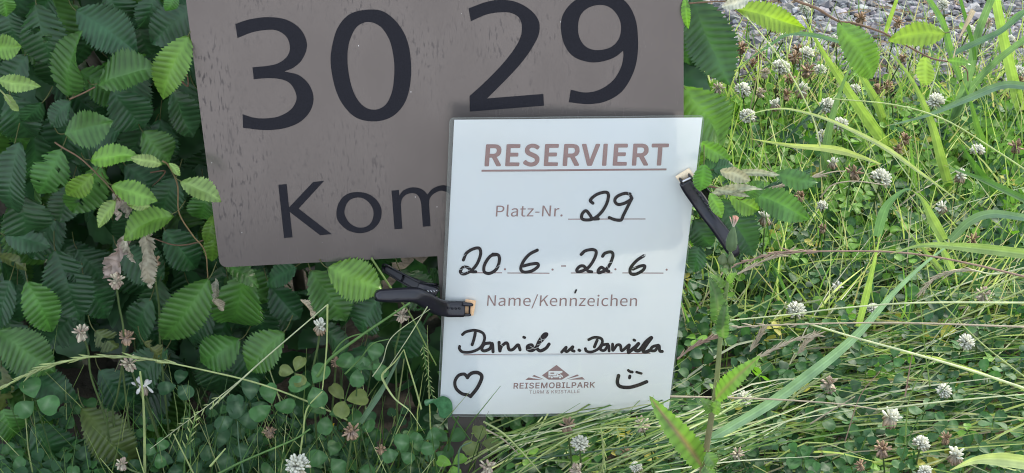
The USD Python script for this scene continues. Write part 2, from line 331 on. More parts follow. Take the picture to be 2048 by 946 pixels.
# ---------------------------------------------------------------- the reserved notice
notice = thing('reserved_notice', 'laminated white RESERVIERT notice with black handwriting clipped over the metal sign', 'notice', Ppap(1107., 828.))
SHEET = [(908.5, 239.5), (1405, 235), (1337.5, 819.5), (879, 829.5)]
POUCH = [(899.5, 235.5), (1409.5, 230.5), (1339.8, 824), (874.5, 834.8)]
hs = homog(SHEET)
nu, nv = 44, 60
A, B = np.meshgrid(np.linspace(0, 1, nu), np.linspace(0, 1, nv))
bow = lambda a, b: 3.0 * np.sin(np.pi * a) * (b**6)            # the lower edge bows slightly
def sheet_px(a, b, h): u, v = h(a, b); return u, v + 2.5 * (np.sin(a * np.pi * 1.6 - 0.6)) * b**8
U, V = sheet_px(A, B, hs)
put('paper', Ppap(U, V).reshape(-1, 3), gridf(nv, nu), 'paper', notice)
hp = homog(POUCH)
tt = np.linspace(0, 1, 60)
ringu, ringv = sheet_px(np.r_[tt, np.ones(60), tt[::-1], np.zeros(60)], np.r_[np.zeros(60), tt, np.ones(60), tt[::-1]], hp)
pouch = Polygon(list(zip(ringu, ringv))).buffer(0).buffer(-9).buffer(9)
eu, ev = sheet_px(np.r_[tt, np.ones(60), tt[::-1], np.zeros(60)], np.r_[np.zeros(60), tt, np.ones(60), tt[::-1]], hs)
inner = Polygon(list(zip(eu, ev))).buffer(0)
flat(pouch.difference(inner), Ppap, 0.0002, acc=None).put('laminate_border', 'film_edge', notice)
flat(pouch.difference(pouch.buffer(-1.1)), Ppap, 0.0005, 0.0005).put('laminate_rim', 'film_edge', notice, smooth=False)
put('laminate_film', Ppap(U, V, 0.0009).reshape(-1, 3), gridf(nv, nu), 'clear_film', notice)

GLYPHS = json.loads('''{"RESERVIERT":[[[9,100,10,103,13,104,52,104,67,101,73,97,79,92,82,85,84,77,84,67,83,60,78,50,73,46,64,41,87,3,87,-1,85,-3,83,-4,68,-4,65,-3,42,38,30,38,30,0,30,-3,26,-4,13,-4,10,-3,9,0],[30,85,30,57,49,57,56,59,60,63,63,72,60,81,55,84,49,85]],[[107,100,108,103,111,104,169,104,173,102,173,89,170,85,128,85,128,62,163,62,165,61,166,58,166,47,164,43,128,43,128,15,172,14,175,11,174,-1,172,-4,111,-4,107,-2]],[[216,-4,203,1,196,5,192,10,192,16,200,25,202,26,205,26,213,19,220,16,228,14,234,14,244,18,247,22,247,26,245,32,241,35,213,48,208,51,201,58,197,65,196,71,196,83,199,89,202,94,207,99,215,103,226,106,241,105,248,103,261,96,265,92,264,86,258,78,255,77,252,78,244,83,238,86,226,86,219,82,217,78,217,75,220,70,224,67,251,55,262,46,267,39,268,34,269,29,268,19,266,13,262,7,257,1,250,-3,236,-6,225,-6]],[[290,100,291,103,294,104,352,104,356,102,356,89,354,85,311,85,311,62,346,62,349,61,350,58,350,47,347,43,311,43,311,15,355,14,358,11,358,-1,356,-4,294,-4,291,-2]],[[381,100,382,103,385,104,424,104,439,101,445,97,451,92,454,85,456,77,457,67,455,60,450,50,445,46,436,41,459,3,459,-1,457,-3,455,-4,440,-4,437,-3,414,38,402,38,402,0,402,-3,398,-4,385,-4,382,-3,381,0],[402,85,402,57,421,57,428,59,433,63,435,72,432,81,427,84,421,85]],[[466,97,465,101,469,104,484,104,487,102,509,28,531,102,535,104,548,104,552,102,552,97,523,7,521,-1,518,-4,501,-4,497,-1]],[[568,100,569,103,572,104,586,104,588,103,589,101,589,0,588,-3,586,-4,572,-4,569,-3,568,-1]],[[619,100,620,103,623,104,681,104,684,102,685,89,682,85,640,85,640,62,675,62,677,61,678,58,678,47,675,43,640,43,640,15,684,14,686,11,686,-1,684,-4,623,-4,619,-2]],[[710,100,711,103,714,104,753,104,768,101,774,97,779,92,783,85,785,77,785,67,784,60,778,50,773,46,765,41,787,3,787,-1,786,-3,783,-4,769,-4,766,-3,742,38,731,38,731,0,730,-3,727,-4,714,-4,711,-3,710,0],[731,85,731,57,750,57,757,59,761,63,764,72,761,81,756,84,750,85]],[[802,85,799,87,798,89,798,101,801,104,876,104,880,102,880,89,878,86,850,85,850,0,847,-4,832,-4,830,-3,829,-1,829,85]]],"Platz-Nr.":[[[14,100,50,100,64,97,74,90,78,84,80,78,79,61,76,55,70,47,63,43,54,40,26,40,26,0,14,0],[26,51,27,50,49,50,55,52,60,54,65,60,67,66,67,75,66,80,63,84,58,88,50,89,26,89]],[[101,109,114,109,114,14,116,9,120,9,120,7,122,-1,119,-2,111,-2,107,0,102,6,101,11]],[[138,15,138,23,139,28,145,36,159,43,183,48,183,52,181,59,177,64,174,65,161,65,145,58,141,67,153,73,165,76,178,76,186,72,190,68,193,63,196,53,196,0,186,0,185,6,184,9,176,2,166,-1,152,-1,147,1,142,5],[150,21,152,13,155,10,158,9,169,9,176,12,183,18,183,38,169,37,157,32,151,26]],[[213,64,213,73,225,74,226,95,237,95,237,74,257,74,257,64,237,64,237,18,239,13,242,9,249,8,257,10,259,1,249,-2,241,-2,233,1,227,6,224,16,224,64]],[[268,0,268,7,307,63,306,64,273,64,273,74,323,74,323,66,284,10,324,10,324,0]],[[337,43,372,43,372,34,337,34]],[[394,100,408,99,455,17,453,47,453,100,466,100,466,0,453,0,452,1,445,13,417,61,407,82,405,83,406,68,406,0,394,0]],[[494,74,505,74,506,62,507,62,515,72,522,76,531,76,535,75,533,64,529,65,523,65,518,63,511,56,507,49,507,0,494,0]],[[547,5,548,12,550,15,553,17,557,17,561,16,563,15,565,10,565,5,564,2,561,-1,558,-2,554,-2,551,-1,548,2]]],"Name/Kennzeichen":[[[14,100,27,99,74,17,73,47,73,100,85,100,85,0,72,0,71,1,65,13,36,61,26,82,25,83,25,68,25,0,14,0]],[[109,15,109,23,111,28,117,36,130,43,155,48,155,52,153,59,148,64,146,65,132,65,117,58,112,67,124,73,137,76,150,76,158,72,161,68,165,63,167,53,167,0,157,0,157,6,155,9,147,2,138,-1,124,-1,118,1,114,5],[121,21,123,13,126,10,129,9,140,9,147,12,155,18,155,38,141,37,129,32,122,26]],[[193,74,204,74,204,65,205,64,212,71,222,76,235,76,243,71,249,63,258,71,267,76,278,76,287,73,290,70,294,63,296,53,296,0,283,0,283,51,280,61,274,65,266,65,262,64,257,60,251,54,251,0,239,0,238,54,235,61,228,65,221,65,216,63,206,54,206,0,193,0]],[[317,36,317,45,320,56,327,66,332,71,339,75,346,76,358,76,366,73,374,65,378,58,380,44,380,34,330,34,330,28,335,17,339,13,344,10,351,8,358,8,364,9,373,14,377,6,370,1,358,-2,344,-1,335,2,330,6,322,16,318,25],[331,52,330,43,369,43,369,48,366,58,361,63,354,66,348,66,341,64,335,59]],[[390,-24,430,109,440,109,399,-24]],[[458,100,470,100,470,51,471,50,512,100,527,100,496,62,532,0,517,0,488,52,470,31,470,0,458,0]],[[542,36,542,45,545,56,552,66,557,71,564,75,571,76,583,76,591,73,599,65,602,58,605,44,604,34,554,34,555,28,560,17,564,13,569,10,575,8,583,8,589,9,598,14,602,6,594,1,583,-2,569,-1,560,2,555,6,547,16,543,25],[556,52,554,43,593,43,594,48,591,58,586,63,579,66,572,66,565,64,560,59]],[[625,74,636,74,637,65,638,64,648,73,658,76,670,76,675,73,679,70,683,62,685,52,685,0,673,0,672,54,669,61,662,65,652,65,644,60,638,54,638,0,625,0]],[[711,74,722,74,722,65,723,64,734,73,744,76,755,76,761,73,765,70,769,62,771,52,771,0,758,0,758,54,755,61,748,65,737,65,729,60,724,54,724,0,711,0]],[[789,0,789,7,828,63,828,64,794,64,794,74,844,74,844,66,805,10,845,10,845,0]],[[859,36,860,45,863,56,869,66,875,71,881,75,888,76,901,76,908,73,916,65,920,58,922,44,922,34,872,34,872,28,877,17,882,13,886,10,893,8,900,8,906,9,915,14,919,6,912,1,900,-2,886,-1,878,2,872,6,864,16,860,25],[873,52,872,43,911,43,911,48,908,58,904,63,896,66,890,66,883,64,877,59]],[[941,96,942,102,947,106,952,106,955,104,958,99,957,93,953,89,945,90,942,93]],[[943,74,955,74,955,0,943,0]],[[978,36,979,48,983,60,986,63,996,72,1006,76,1018,76,1025,75,1035,68,1035,66,1029,60,1028,60,1024,63,1017,66,1011,66,1003,63,995,55,992,48,991,41,991,33,993,23,995,19,1001,13,1010,9,1018,9,1022,10,1029,15,1032,16,1037,8,1032,4,1025,0,1017,-2,1004,-1,996,2,989,7,984,13,980,23]],[[1055,109,1068,109,1068,65,1078,73,1088,76,1096,76,1101,75,1107,71,1111,66,1113,62,1115,52,1115,0,1102,0,1102,54,1099,61,1092,65,1082,65,1073,60,1068,54,1068,0,1055,0]],[[1135,36,1136,45,1139,56,1145,66,1151,71,1158,75,1165,76,1177,76,1184,73,1193,65,1196,58,1199,44,1198,34,1148,34,1148,28,1154,17,1158,13,1162,10,1169,8,1177,8,1182,9,1191,14,1196,6,1188,1,1176,-2,1163,-1,1154,2,1148,6,1140,16,1137,25],[1150,52,1148,43,1187,43,1188,48,1184,58,1180,63,1172,66,1166,66,1159,64,1154,59]],[[1219,74,1230,74,1230,65,1231,64,1242,73,1252,76,1263,76,1269,73,1273,70,1277,62,1279,52,1279,0,1266,0,1266,54,1263,61,1256,65,1246,65,1237,60,1232,54,1232,0,1219,0]]],"REISEMOBILPARK":[[[9,99,12,102,52,102,62,100,68,97,76,90,82,77,82,59,76,47,66,39,86,2,86,-1,84,-3,69,-4,66,-2,46,35,27,35,27,-2,24,-4,12,-4,9,-2],[27,53,48,53,59,57,62,60,64,66,63,74,60,80,54,84,48,85,27,85]],[[105,100,108,103,169,103,172,102,172,88,170,86,124,86,124,59,166,59,169,56,169,44,167,42,124,42,124,14,171,14,173,11,173,0,171,-3,108,-3,105,-2]],[[190,11,193,14,208,14,208,86,191,87,191,102,193,103,243,103,244,100,243,87,227,86,227,14,243,13,244,-2,241,-3,192,-3,190,0]],[[261,19,261,26,262,29,277,29,279,28,283,18,286,16,294,13,302,12,315,17,320,26,319,32,316,35,283,46,275,50,268,57,264,65,263,77,265,83,270,92,282,100,295,104,306,104,316,102,329,94,337,82,337,74,335,71,321,71,314,83,306,86,298,86,291,85,284,80,282,76,282,71,288,65,320,54,332,45,338,36,339,26,337,16,332,7,323,0,314,-4,306,-5,289,-4,281,-2,272,3,264,11]],[[361,100,364,103,425,103,428,102,428,88,426,86,380,86,380,59,422,59,425,56,425,44,423,42,380,42,380,14,427,14,429,11,429,0,427,-3,364,-3,361,-2]],[[452,100,455,103,473,103,476,102,505,26,533,101,536,103,556,102,557,100,556,-2,541,-3,539,-1,539,66,513,-1,510,-3,498,-3,496,-2,470,65,470,-1,467,-3,453,-2,452,0]],[[582,29,580,58,584,76,591,88,598,95,608,101,621,104,632,104,645,101,655,96,663,88,671,73,674,57,674,42,671,27,663,12,655,4,644,-2,633,-4,621,-4,611,-2,599,4,587,19],[598,43,604,27,613,17,621,14,629,14,640,17,650,27,655,39,655,57,650,73,644,80,635,85,624,86,613,83,607,78,601,67,598,57]],[[696,100,699,103,741,103,754,99,764,90,768,78,768,68,764,57,758,52,765,47,771,38,772,22,768,10,759,2,742,-3,699,-3,697,-2],[715,42,715,14,743,15,750,18,752,21,753,29,752,33,745,40,737,42],[715,59,736,59,744,62,750,70,750,76,748,80,745,83,737,86,715,86]],[[788,11,791,14,806,14,806,86,789,87,789,102,791,103,841,103,842,100,841,87,825,86,825,14,841,13,842,-2,839,-3,791,-3,788,0]],[[863,100,866,103,879,103,881,101,881,14,926,14,928,11,928,0,926,-3,866,-3,863,-2]],[[948,99,952,102,991,102,1001,100,1010,96,1016,89,1020,82,1022,73,1022,62,1020,52,1016,46,1010,40,1001,35,992,33,967,33,967,0,964,-3,951,-3,948,0],[967,50,988,50,998,54,1001,58,1004,66,1003,73,1000,80,991,84,967,85]],[[1036,-1,1072,101,1075,103,1092,103,1128,4,1129,-2,1126,-3,1111,-2,1101,25,1065,25,1055,-2,1038,-3],[1070,42,1094,42,1082,78,1071,44]],[[1147,99,1150,102,1191,102,1200,100,1207,97,1215,90,1220,77,1220,59,1214,47,1204,39,1225,2,1225,-1,1223,-3,1207,-4,1205,-2,1184,35,1166,35,1166,-2,1163,-4,1150,-4,1148,-2],[1166,53,1187,53,1198,57,1201,60,1202,66,1202,74,1199,80,1193,84,1187,85,1166,85]],[[1243,100,1246,103,1259,103,1262,101,1262,57,1304,102,1323,103,1325,102,1325,97,1287,56,1325,2,1324,-2,1305,-2,1273,43,1262,31,1262,-2,1259,-3,1246,-3,1244,-2]]],"TURM & KRISTALLE":[[[7,88,7,99,82,99,82,88,51,88,51,-1,39,-1,38,88]],[[108,99,120,99,120,31,122,26,126,19,132,13,139,11,151,10,159,12,165,16,172,26,173,31,173,99,186,99,186,29,181,16,171,4,157,-1,137,-1,123,4,112,16,108,29]],[[217,99,261,99,272,94,279,88,283,81,284,73,283,58,278,48,266,40,287,3,288,-1,273,0,253,38,230,39,229,-1,217,-1],[229,50,255,50,266,54,270,59,272,65,271,75,268,82,261,87,255,88,229,88]],[[312,100,330,100,362,16,393,99,411,100,411,0,399,0,398,83,367,0,356,0,324,82,324,0,312,0]],[[481,22,481,30,485,40,501,54,493,64,489,74,489,82,493,91,499,97,506,100,518,101,527,98,536,89,538,76,532,63,519,54,518,51,538,27,542,33,543,44,555,44,553,28,547,17,560,0,545,0,539,8,530,2,522,-1,508,-1,501,0,493,4,486,10],[494,30,494,21,495,18,503,11,510,9,518,10,531,16,530,20,508,45,496,35],[502,74,504,68,511,61,524,72,525,75,525,83,519,89,509,89,503,84]],[[626,100,639,100,639,48,685,100,702,100,662,57,702,0,687,0,653,48,639,33,639,0,626,0]],[[725,99,769,99,780,94,787,88,791,81,793,73,791,58,786,48,775,40,795,3,796,-1,781,0,761,38,738,39,737,-1,725,-1],[737,50,763,50,774,54,778,59,780,65,779,75,776,82,769,87,763,88,737,88]],[[814,11,832,12,832,89,814,89,814,100,862,100,862,89,845,88,845,11,862,11,862,0,814,0]],[[884,21,884,26,896,26,898,20,901,15,908,11,915,9,924,9,931,11,941,18,943,25,942,33,938,38,931,41,907,48,894,55,888,64,886,77,889,86,894,92,903,98,911,100,930,100,938,98,947,92,953,83,954,74,942,74,940,81,935,86,925,89,916,89,905,86,901,81,899,77,899,69,906,62,939,51,950,43,955,35,956,28,954,17,950,9,941,2,933,-1,925,-2,909,-1,894,5,887,13]],[[978,88,978,99,1053,99,1053,88,1022,88,1022,-1,1009,-1,1009,88]],[[1071,0,1106,99,1122,100,1158,0,1144,1,1135,28,1094,28,1084,0],[1113,87,1098,39,1130,39,1115,88]],[[1181,100,1193,100,1193,11,1240,11,1240,0,1181,0]],[[1265,100,1278,100,1278,11,1324,11,1324,0,1265,0]],[[1350,100,1411,100,1411,89,1362,89,1362,56,1407,56,1407,45,1362,45,1362,12,1411,11,1411,0,1350,0]]]}''')
def word(text, x0, x1, y0, y1, cap, lean, name='printed_word', label=None):
    """baked outlines set on the baseline (x0,y0)-(x1,y1) at capital height cap"""
    g = GLYPHS[text]; xs = [x for p in g for r in p for x in r[0::2]]; lo, hi = min(xs), max(xs)
    shapes = []
    for p in g:
        rings = []
        for r in p:
            q = np.array(r, float).reshape(-1, 2); k = (q[:, 0] - lo) / (hi - lo); h = q[:, 1] / 100 * cap
            rings.append(np.stack([x0 + k * (x1 - x0) + h * lean, y0 + k * (y1 - y0) - h], 1))
        s = Polygon(rings[0]).buffer(0)
        for r in rings[1:]: s = s.difference(Polygon(r).buffer(0))
        shapes.append(s)
    flat(unary_union(shapes), Ppap, 0.0003, seg=12).put(name, 'ink_print', notice, smooth=False, label=label)
word('RESERVIERT', 969, 1335, 331, 329.5, 40.8, 0.075, label='brown printed word RESERVIERT')
word('Platz-Nr.', 991.5, 1125, 433, 432.6, 21.6, 0.075, label='brown printed words Platz-Nr.')
word('Name/Kennzeichen', 974, 1273.5, 611.6, 612.2, 21.2, 0.075, label='brown printed words Name/Kennzeichen')
word('REISEMOBILPARK', 1026.9, 1189.5, 777.1, 775, 10.9, 0.07, label='brown printed word REISEMOBILPARK')
word('TURM & KRISTALLE', 1058.5, 1159, 787.6, 786, 6.6, 0.07, label='brown printed words TURM & KRISTALLE')
def rule(x0, y0, x1, y1, th, name='printed_line'):
    flat(LineString([(x0, y0), (x1, y1)]).buffer(th / 2, cap_style='flat'), Ppap, 0.0003, seg=10).put(name, 'ink_print', notice, smooth=False)
rule(963, 341.6, 1333, 338.8, 3.8)
for q in ((1136, 438.4, 1291, 437.9, 1.8), (930, 545.6, 1004, 545.6, 1.8), (1014.7, 546, 1099, 546.5, 1.8), (1141.7, 546, 1224.7, 545.8, 1.8), (1244.7, 545.8, 1326.8, 546.3, 1.8), (927, 709.6, 1301, 706.7, 2.0), (1122, 532, 1132, 532, 2.4)): rule(*q)
for x, y in ((1009.9, 538.5), (1105, 539.2), (1230.8, 538.5), (1333.3, 539.4)): flat(Point(x, y).buffer(2.1), Ppap, 0.0003).put('printed_dot', 'ink_print', notice, smooth=False)
LG = (9.309, 1000, 710)
def lg(pts): return Polygon([(LG[1] + x / LG[0], LG[2] + y / LG[0]) for x, y in pts])
van = lg([(902, 305), (915, 297), (1158, 297), (1165, 315), (1155, 332), (1115, 340), (1145, 372), (1170, 392), (1172, 415), (900, 418)])
van = van.difference(lg([(938, 328), (1008, 328), (1008, 350), (938, 350)])).difference(lg([(1082, 352), (1112, 352), (1128, 374), (1082, 374)])).difference(lg([(905, 378), (1050, 378), (1062, 338), (1068, 338), (1058, 386), (905, 386)]))
for cx in (965, 1117):
    c = Point(LG[1] + cx / LG[0], LG[2] + 415 / LG[0]); van = van.difference(c.buffer(3.1)).union(c.buffer(2.2))
logo = unary_union([lg([(1053, 185), (1293, 375), (1150, 460), (905, 460), (780, 380)]).difference(van)] + [lg(q) for q in ([(470, 465), (530, 418), (800, 465)], [(598, 398), (635, 370), (835, 458)], [(1215, 457), (1437, 362), (1470, 388)], [(1275, 460), (1530, 408), (1582, 457)])])
flat(logo, Ppap, 0.0003).put('printed_emblem', 'ink_print', notice, smooth=False, label='brown diamond emblem with a camper van and rays')
H1 = (4.096, 900, 360); H2 = (4.452, 890, 640)
def stroke(pts, h, wd=6.2):
    p = np.array(pts, float); p = np.stack([h[1] + p[:, 0] / h[0], h[2] + p[:, 1] / h[0]], 1)
    c = catmull(p, 10 * len(p)) if len(p) > 2 else p
    return LineString(c).buffer(wd / 2)
def scratch(*segs): return unary_union([LineString(s).buffer(0.45) for s in segs])
W = {}
W['29'] = [stroke([(1170, 190), (1150, 165), (1200, 120), (1270, 100), (1298, 120), (1285, 190), (1240, 265), (1180, 315), (1120, 328), (1080, 315), (1085, 275), (1115, 252), (1145, 285), (1170, 318), (1215, 318)], H1), stroke([(1475, 115), (1430, 110), (1370, 135), (1350, 170), (1375, 200), (1430, 190), (1485, 155), (1475, 120)], H1), stroke([(1490, 150), (1455, 220), (1420, 290), (1400, 328), (1350, 325), (1305, 308)], H1)]
W['20.6'] = [stroke([(110, 655), (135, 600), (190, 565), (240, 560), (250, 610), (220, 690), (170, 745), (110, 770), (85, 750), (110, 715), (150, 720), (180, 750), (210, 752)], H1), stroke([(375, 612), (330, 625), (285, 690), (280, 750), (325, 765), (380, 730), (405, 660), (395, 615), (350, 608)], H1), stroke([(715, 575), (650, 610), (600, 670), (580, 730), (610, 755), (670, 745), (720, 710), (715, 685), (660, 690), (600, 705)], H1)]
W['22.6'] = [stroke([(1075, 610), (1110, 580), (1170, 570), (1198, 590), (1180, 650), (1130, 720), (1060, 752), (1038, 740), (1060, 710), (1095, 705), (1130, 745), (1160, 752)], H1), stroke([(1250, 625), (1270, 600), (1320, 590), (1335, 620), (1310, 690), (1270, 740), (1220, 760), (1215, 740), (1240, 715), (1270, 735), (1300, 748)], H1), stroke([(1590, 620), (1530, 660), (1480, 720), (1480, 765), (1520, 772), (1580, 740), (1595, 705), (1560, 705), (1500, 730)], H1)]
W['first name'] = [stroke(q, H2, wd) for q, wd in (([(270, 115), (258, 170), (242, 220)], 6), ([(155, 130), (190, 105), (270, 92), (340, 120), (350, 180), (310, 250), (230, 285), (160, 285), (130, 260), (130, 235)], 5.6), ([(400, 205), (350, 215), (328, 258), (350, 275), (400, 255), (420, 210), (428, 282)], 6.2), ([(482, 200), (488, 275), (500, 240), (540, 205), (558, 215), (570, 262), (605, 262), (650, 222), (668, 265)], 6.2), ([(700, 153), (710, 157)], 5.5), ([(735, 262), (775, 240), (770, 222), (735, 235), (745, 268), (790, 265), (850, 195), (905, 132), (882, 130), (835, 195), (820, 250), (850, 275), (900, 250), (926, 215)], 6.6))]
W['second name'] = [stroke(q, H2, wd) for q, wd in (([(1038, 286), (1078, 243), (1070, 272), (1086, 281), (1112, 262), (1138, 238), (1130, 268), (1150, 278)], 5.6), ([(1193, 268), (1200, 272)], 6), ([(1355, 180), (1342, 210), (1330, 240)], 6), ([(1280, 175), (1330, 155), (1390, 165), (1400, 205), (1360, 260), (1300, 285), (1258, 275), (1250, 255)], 5.6), ([(1450, 215), (1400, 225), (1385, 262), (1420, 270), (1455, 225), (1462, 275)], 5.6), ([(1492, 215), (1495, 270), (1530, 225), (1560, 225), (1570, 270), (1590, 265), (1640, 222), (1628, 270)], 5.8), ([(1682, 178), (1690, 182)], 5.5), ([(1635, 288), (1700, 235), (1722, 212), (1690, 260), (1730, 270), (1790, 195), (1838, 158), (1800, 210), (1765, 270), (1785, 285), (1820, 272)], 7.2), ([(1900, 225), (1850, 238), (1832, 268), (1870, 272), (1905, 230), (1912, 275), (1935, 280)], 6))]
W['heart'] = [stroke([(195, 505), (170, 482), (120, 495), (88, 550), (100, 610), (150, 655), (205, 668), (228, 682)], H2, 6.4), stroke([(228, 680), (290, 600), (328, 510), (300, 472), (250, 470), (215, 490), (200, 512)], H2, 7.2)]
W['smiling face'] = [stroke([(1545, 495), (1535, 555), (1560, 592), (1640, 600), (1720, 580), (1795, 550)], H2, 7), stroke([(1632, 448), (1645, 458), (1668, 464)], H2, 5.4), stroke([(1706, 464), (1725, 470), (1748, 476)], H2, 5.0), stroke([(1646, 500), (1643, 515)], H2, 6)]
W['tick'] = [LineString([(1152.5, 580), (1150, 585.5)]).buffer(1.7)]
worn = scratch([(1078, 681), (1098, 676)], [(1074, 690), (1095, 683)], [(1070, 697), (1090, 690)], [(1080, 668), (1085, 690)], [(1060, 692), (1070, 698)], [(1054, 700), (1066, 697)], [(917, 540), (945, 533)], [(922, 548), (940, 540)], [(926, 529), (936, 545)], [(923, 515), (932, 508)], [(992, 536), (1001, 529)], [(1214, 527), (1224, 524)], [(1217, 538), (1213, 527)], [(1264, 538), (1272, 534)], [(1284, 513), (1294, 510)], [(1288, 508), (1291, 515)], [(1256, 384), (1259, 392)], [(1000, 688), (1008, 694)])
for k, g in W.items(): flat(unary_union(g).difference(worn), Ppap, 0.0006, seg=12).put('handwriting', 'ink_marker', notice, smooth=False, label='black marker handwriting: ' + k)

# ---------------------------------------------------------------- spring clamps
def loft(rows, ns=18, power=0.62, capped=True):
    """rows: (u, v, off_mm toward the camera from the notice, half width px, half depth mm)"""
    r = np.array(rows, float)
    n = max(24, 6 * len(r)); s = np.r_[0, np.cumsum(np.linalg.norm(np.diff(r[:, :2], axis=0), axis=1))]; s /= s[-1]
    r = catmull(np.c_[r], n)
    P = Ppap(r[:, 0], r[:, 1], r[:, 2] / 1000)
    t = unit(np.gradient(P, axis=0)); view = unit(CAM - P)
    wd = unit(np.cross(t, view)); dp = np.cross(wd, t)
    hw = r[:, 3] * 0.00047; hd = np.maximum(r[:, 4], 0.05) / 1000
    a = np.arange(ns) / ns * 2 * np.pi
    ca = np.sign(np.cos(a)) * np.abs(np.cos(a)) ** power; sa = np.sign(np.sin(a)) * np.abs(np.sin(a)) ** power
    v = P[:, None] + (ca * 1.0)[None, :, None] * hw[:, None, None] * wd[:, None] + sa[None, :, None] * hd[:, None, None] * dp[:, None]
    f = gridf(len(P), ns, True); v = v.reshape(-1, 3); k = len(v)
    v = np.vstack([v, P[0], P[-1]]); i = np.arange(ns); j = (i + 1) % ns
    f = np.vstack([f, np.stack([j, i, np.full(ns, k)], 1), np.stack([i + k - ns, j + k - ns, np.full(ns, k + 1)], 1)])
    return v, f
def pad_block(corners, off, thick, soft=2.0):
    return flat(Polygon(corners).buffer(-soft).buffer(soft), Ppap, off + thick, thick)
def studs(acc, pts, off, r=1.9):
    for u, v, o in pts:
        a = np.linspace(0, 2 * np.pi, 11)[:-1]
        ring = Ppap(u + r * np.cos(a), v + r * np.sin(a), np.full(10, o / 1000))
        acc.add(*tube(np.vstack([ring, ring[:1]]), 0.00028, 4))
# left clamp
cl = thing('spring_clamp', 'black plastic spring clamp with an orange pad gripping the notice by its left edge', 'clamp', Ppap(905., 615.), 'spring clamps holding the notice')
put('front_arm', *loft([(749.5, 590.5, 33, 2.5, 1), (751.5, 590.5, 33, 7, 4), (757, 591, 32.5, 11, 5.5), (782, 591, 30, 13.2, 6), (816, 589.6, 26, 13.8, 6), (835, 591.5, 23, 15, 6), (855, 602, 19, 15.5, 6), (875, 613, 14, 16, 5.5), (893, 617.5, 10.5, 15.2, 4.2), (912, 618, 9, 15, 3.6), (928, 618, 8, 14.8, 3.4), (929.5, 618, 8, 14, 3.0)]), 'black_plastic', cl)
ac = Acc(); ac.add(*loft([(925, 608, 8.2, 4, 3.4), (935, 608.6, 8, 4, 3.4), (943, 609.5, 7.6, 3.2, 3), (946, 610, 7.4, 1.2, 1)])); ac.add(*loft([(922, 629.3, 8, 3, 3.4), (932, 629.8, 7.8, 3, 3.4), (940, 629.6, 7.4, 2.4, 2.6), (942, 629.5, 7.2, 0.8, 1)]))
ac.put('jaw_fork', 'black_plastic', cl)
put('pin', *tube(Ppap(np.array([939.5, 938.5]), np.array([609., 630.]), np.array([0.0075, 0.0075])), 0.0009, 8), 'black_plastic', cl)
pad_block([(931, 598), (952, 601), (947, 631.5), (929, 630.5)], 0.0012, 0.003).put('jaw_pad', 'orange_pad', cl, smooth=False)
ac = Acc(); studs(ac, [(862, 605.5, 25), (868, 608.5, 23.5), (874, 611.5, 21), (880, 613, 18.7), (888, 615.5, 16), (897, 616, 15), (905, 617, 14), (912, 617, 13.2), (919, 617, 12.5)], 0); ac.put('grip_stud', 'black_plastic', cl)
ac = Acc()
ac.add(*loft([(767, 537, -42, 7.5, 0.8), (790, 548, -36, 8.5, 0.8), (815, 561, -28, 9.5, 0.8), (845, 575, -18, 12, 0.8), (874, 585, -9, 13, 0.8)]))
ac.add(*loft([(766, 530, -38, 1.2, 3), (772, 529, -37, 1.6, 4), (790, 539, -33, 1.7, 4), (815, 552, -26, 1.8, 4.2), (842, 565, -16, 2, 5), (873, 569, -7, 2.2, 5)]))
ac.add(*loft([(766, 534, -38, 1.2, 3), (769, 542, -38, 1.5, 4), (790, 557, -32, 1.6, 4), (812, 570, -25, 1.8, 4), (826, 578, -20, 2, 4)]))
ac.add(*loft([(793, 541, -33, 1.2, 3.2), (807, 549, -29, 1.2, 3.2)])); ac.add(*loft([(806, 551, -30, 1.2, 3.4), (802, 563, -30, 1.2, 3.4)])); ac.add(*loft([(766, 531, -39, 1.4, 3.6), (765, 537, -39, 1.4, 3.6), (769, 543, -38, 1.4, 3.6)]))
ac.put('rear_arm', 'black_plastic', cl)
put('pivot', *loft([(838, 572, -6, 8, 5), (852, 578, -2, 10, 7), (866, 583, 0, 11, 7), (874, 588, 2, 9, 5)]), 'black_plastic', cl)
put('spring', *tube(Ppap(np.linspace(845, 873, 30), 583 + 1.6 * np.sin(np.linspace(0, 30, 30)), 0.006 + 0.001 * np.cos(np.linspace(0, 30, 30))), 0.0006, 6), 'steel', cl)
# right clamp
cr = thing('spring_clamp', 'black plastic spring clamp with a cream pad gripping the notice by its upper right edge', 'clamp', Ppap(1385., 380.), 'spring clamps holding the notice')
put('front_arm', *loft([(1369.5, 362, 8, 11, 2.6), (1371, 364, 8, 12.2, 3.2), (1380, 378, 8.5, 13.2, 3.6), (1395, 398, 10, 14, 4), (1413, 424, 15, 13.8, 5), (1429, 446, 21, 13, 5.8), (1450, 474, 27, 14, 6), (1464, 497, 31, 13, 6), (1470, 507, 32.5, 9.5, 5), (1473, 512, 33, 4, 2)]), 'black_plastic', cr)
ac = Acc(); ac.add(*loft([(1366, 367, 8, 3.2, 3.2), (1361, 359, 7.6, 2.8, 3), (1359.5, 356, 7.4, 1, 1)])); ac.add(*loft([(1385, 360, 8, 3.2, 3.2), (1379, 351, 7.6, 2.8, 3), (1377.5, 347.5, 7.4, 1, 1)]))
ac.put('jaw_fork', 'black_plastic', cr)
put('pin', *tube(Ppap(np.array([1365.5, 1381.]), np.array([363.5, 355.5]), np.array([0.0105, 0.0105])), 0.0012, 8), 'steel', cr)
pad_block([(1350, 353), (1378, 335.5), (1389, 351), (1362, 367)], 0.0012, 0.003).put('jaw_pad', 'cream_pad', cr, smooth=False)
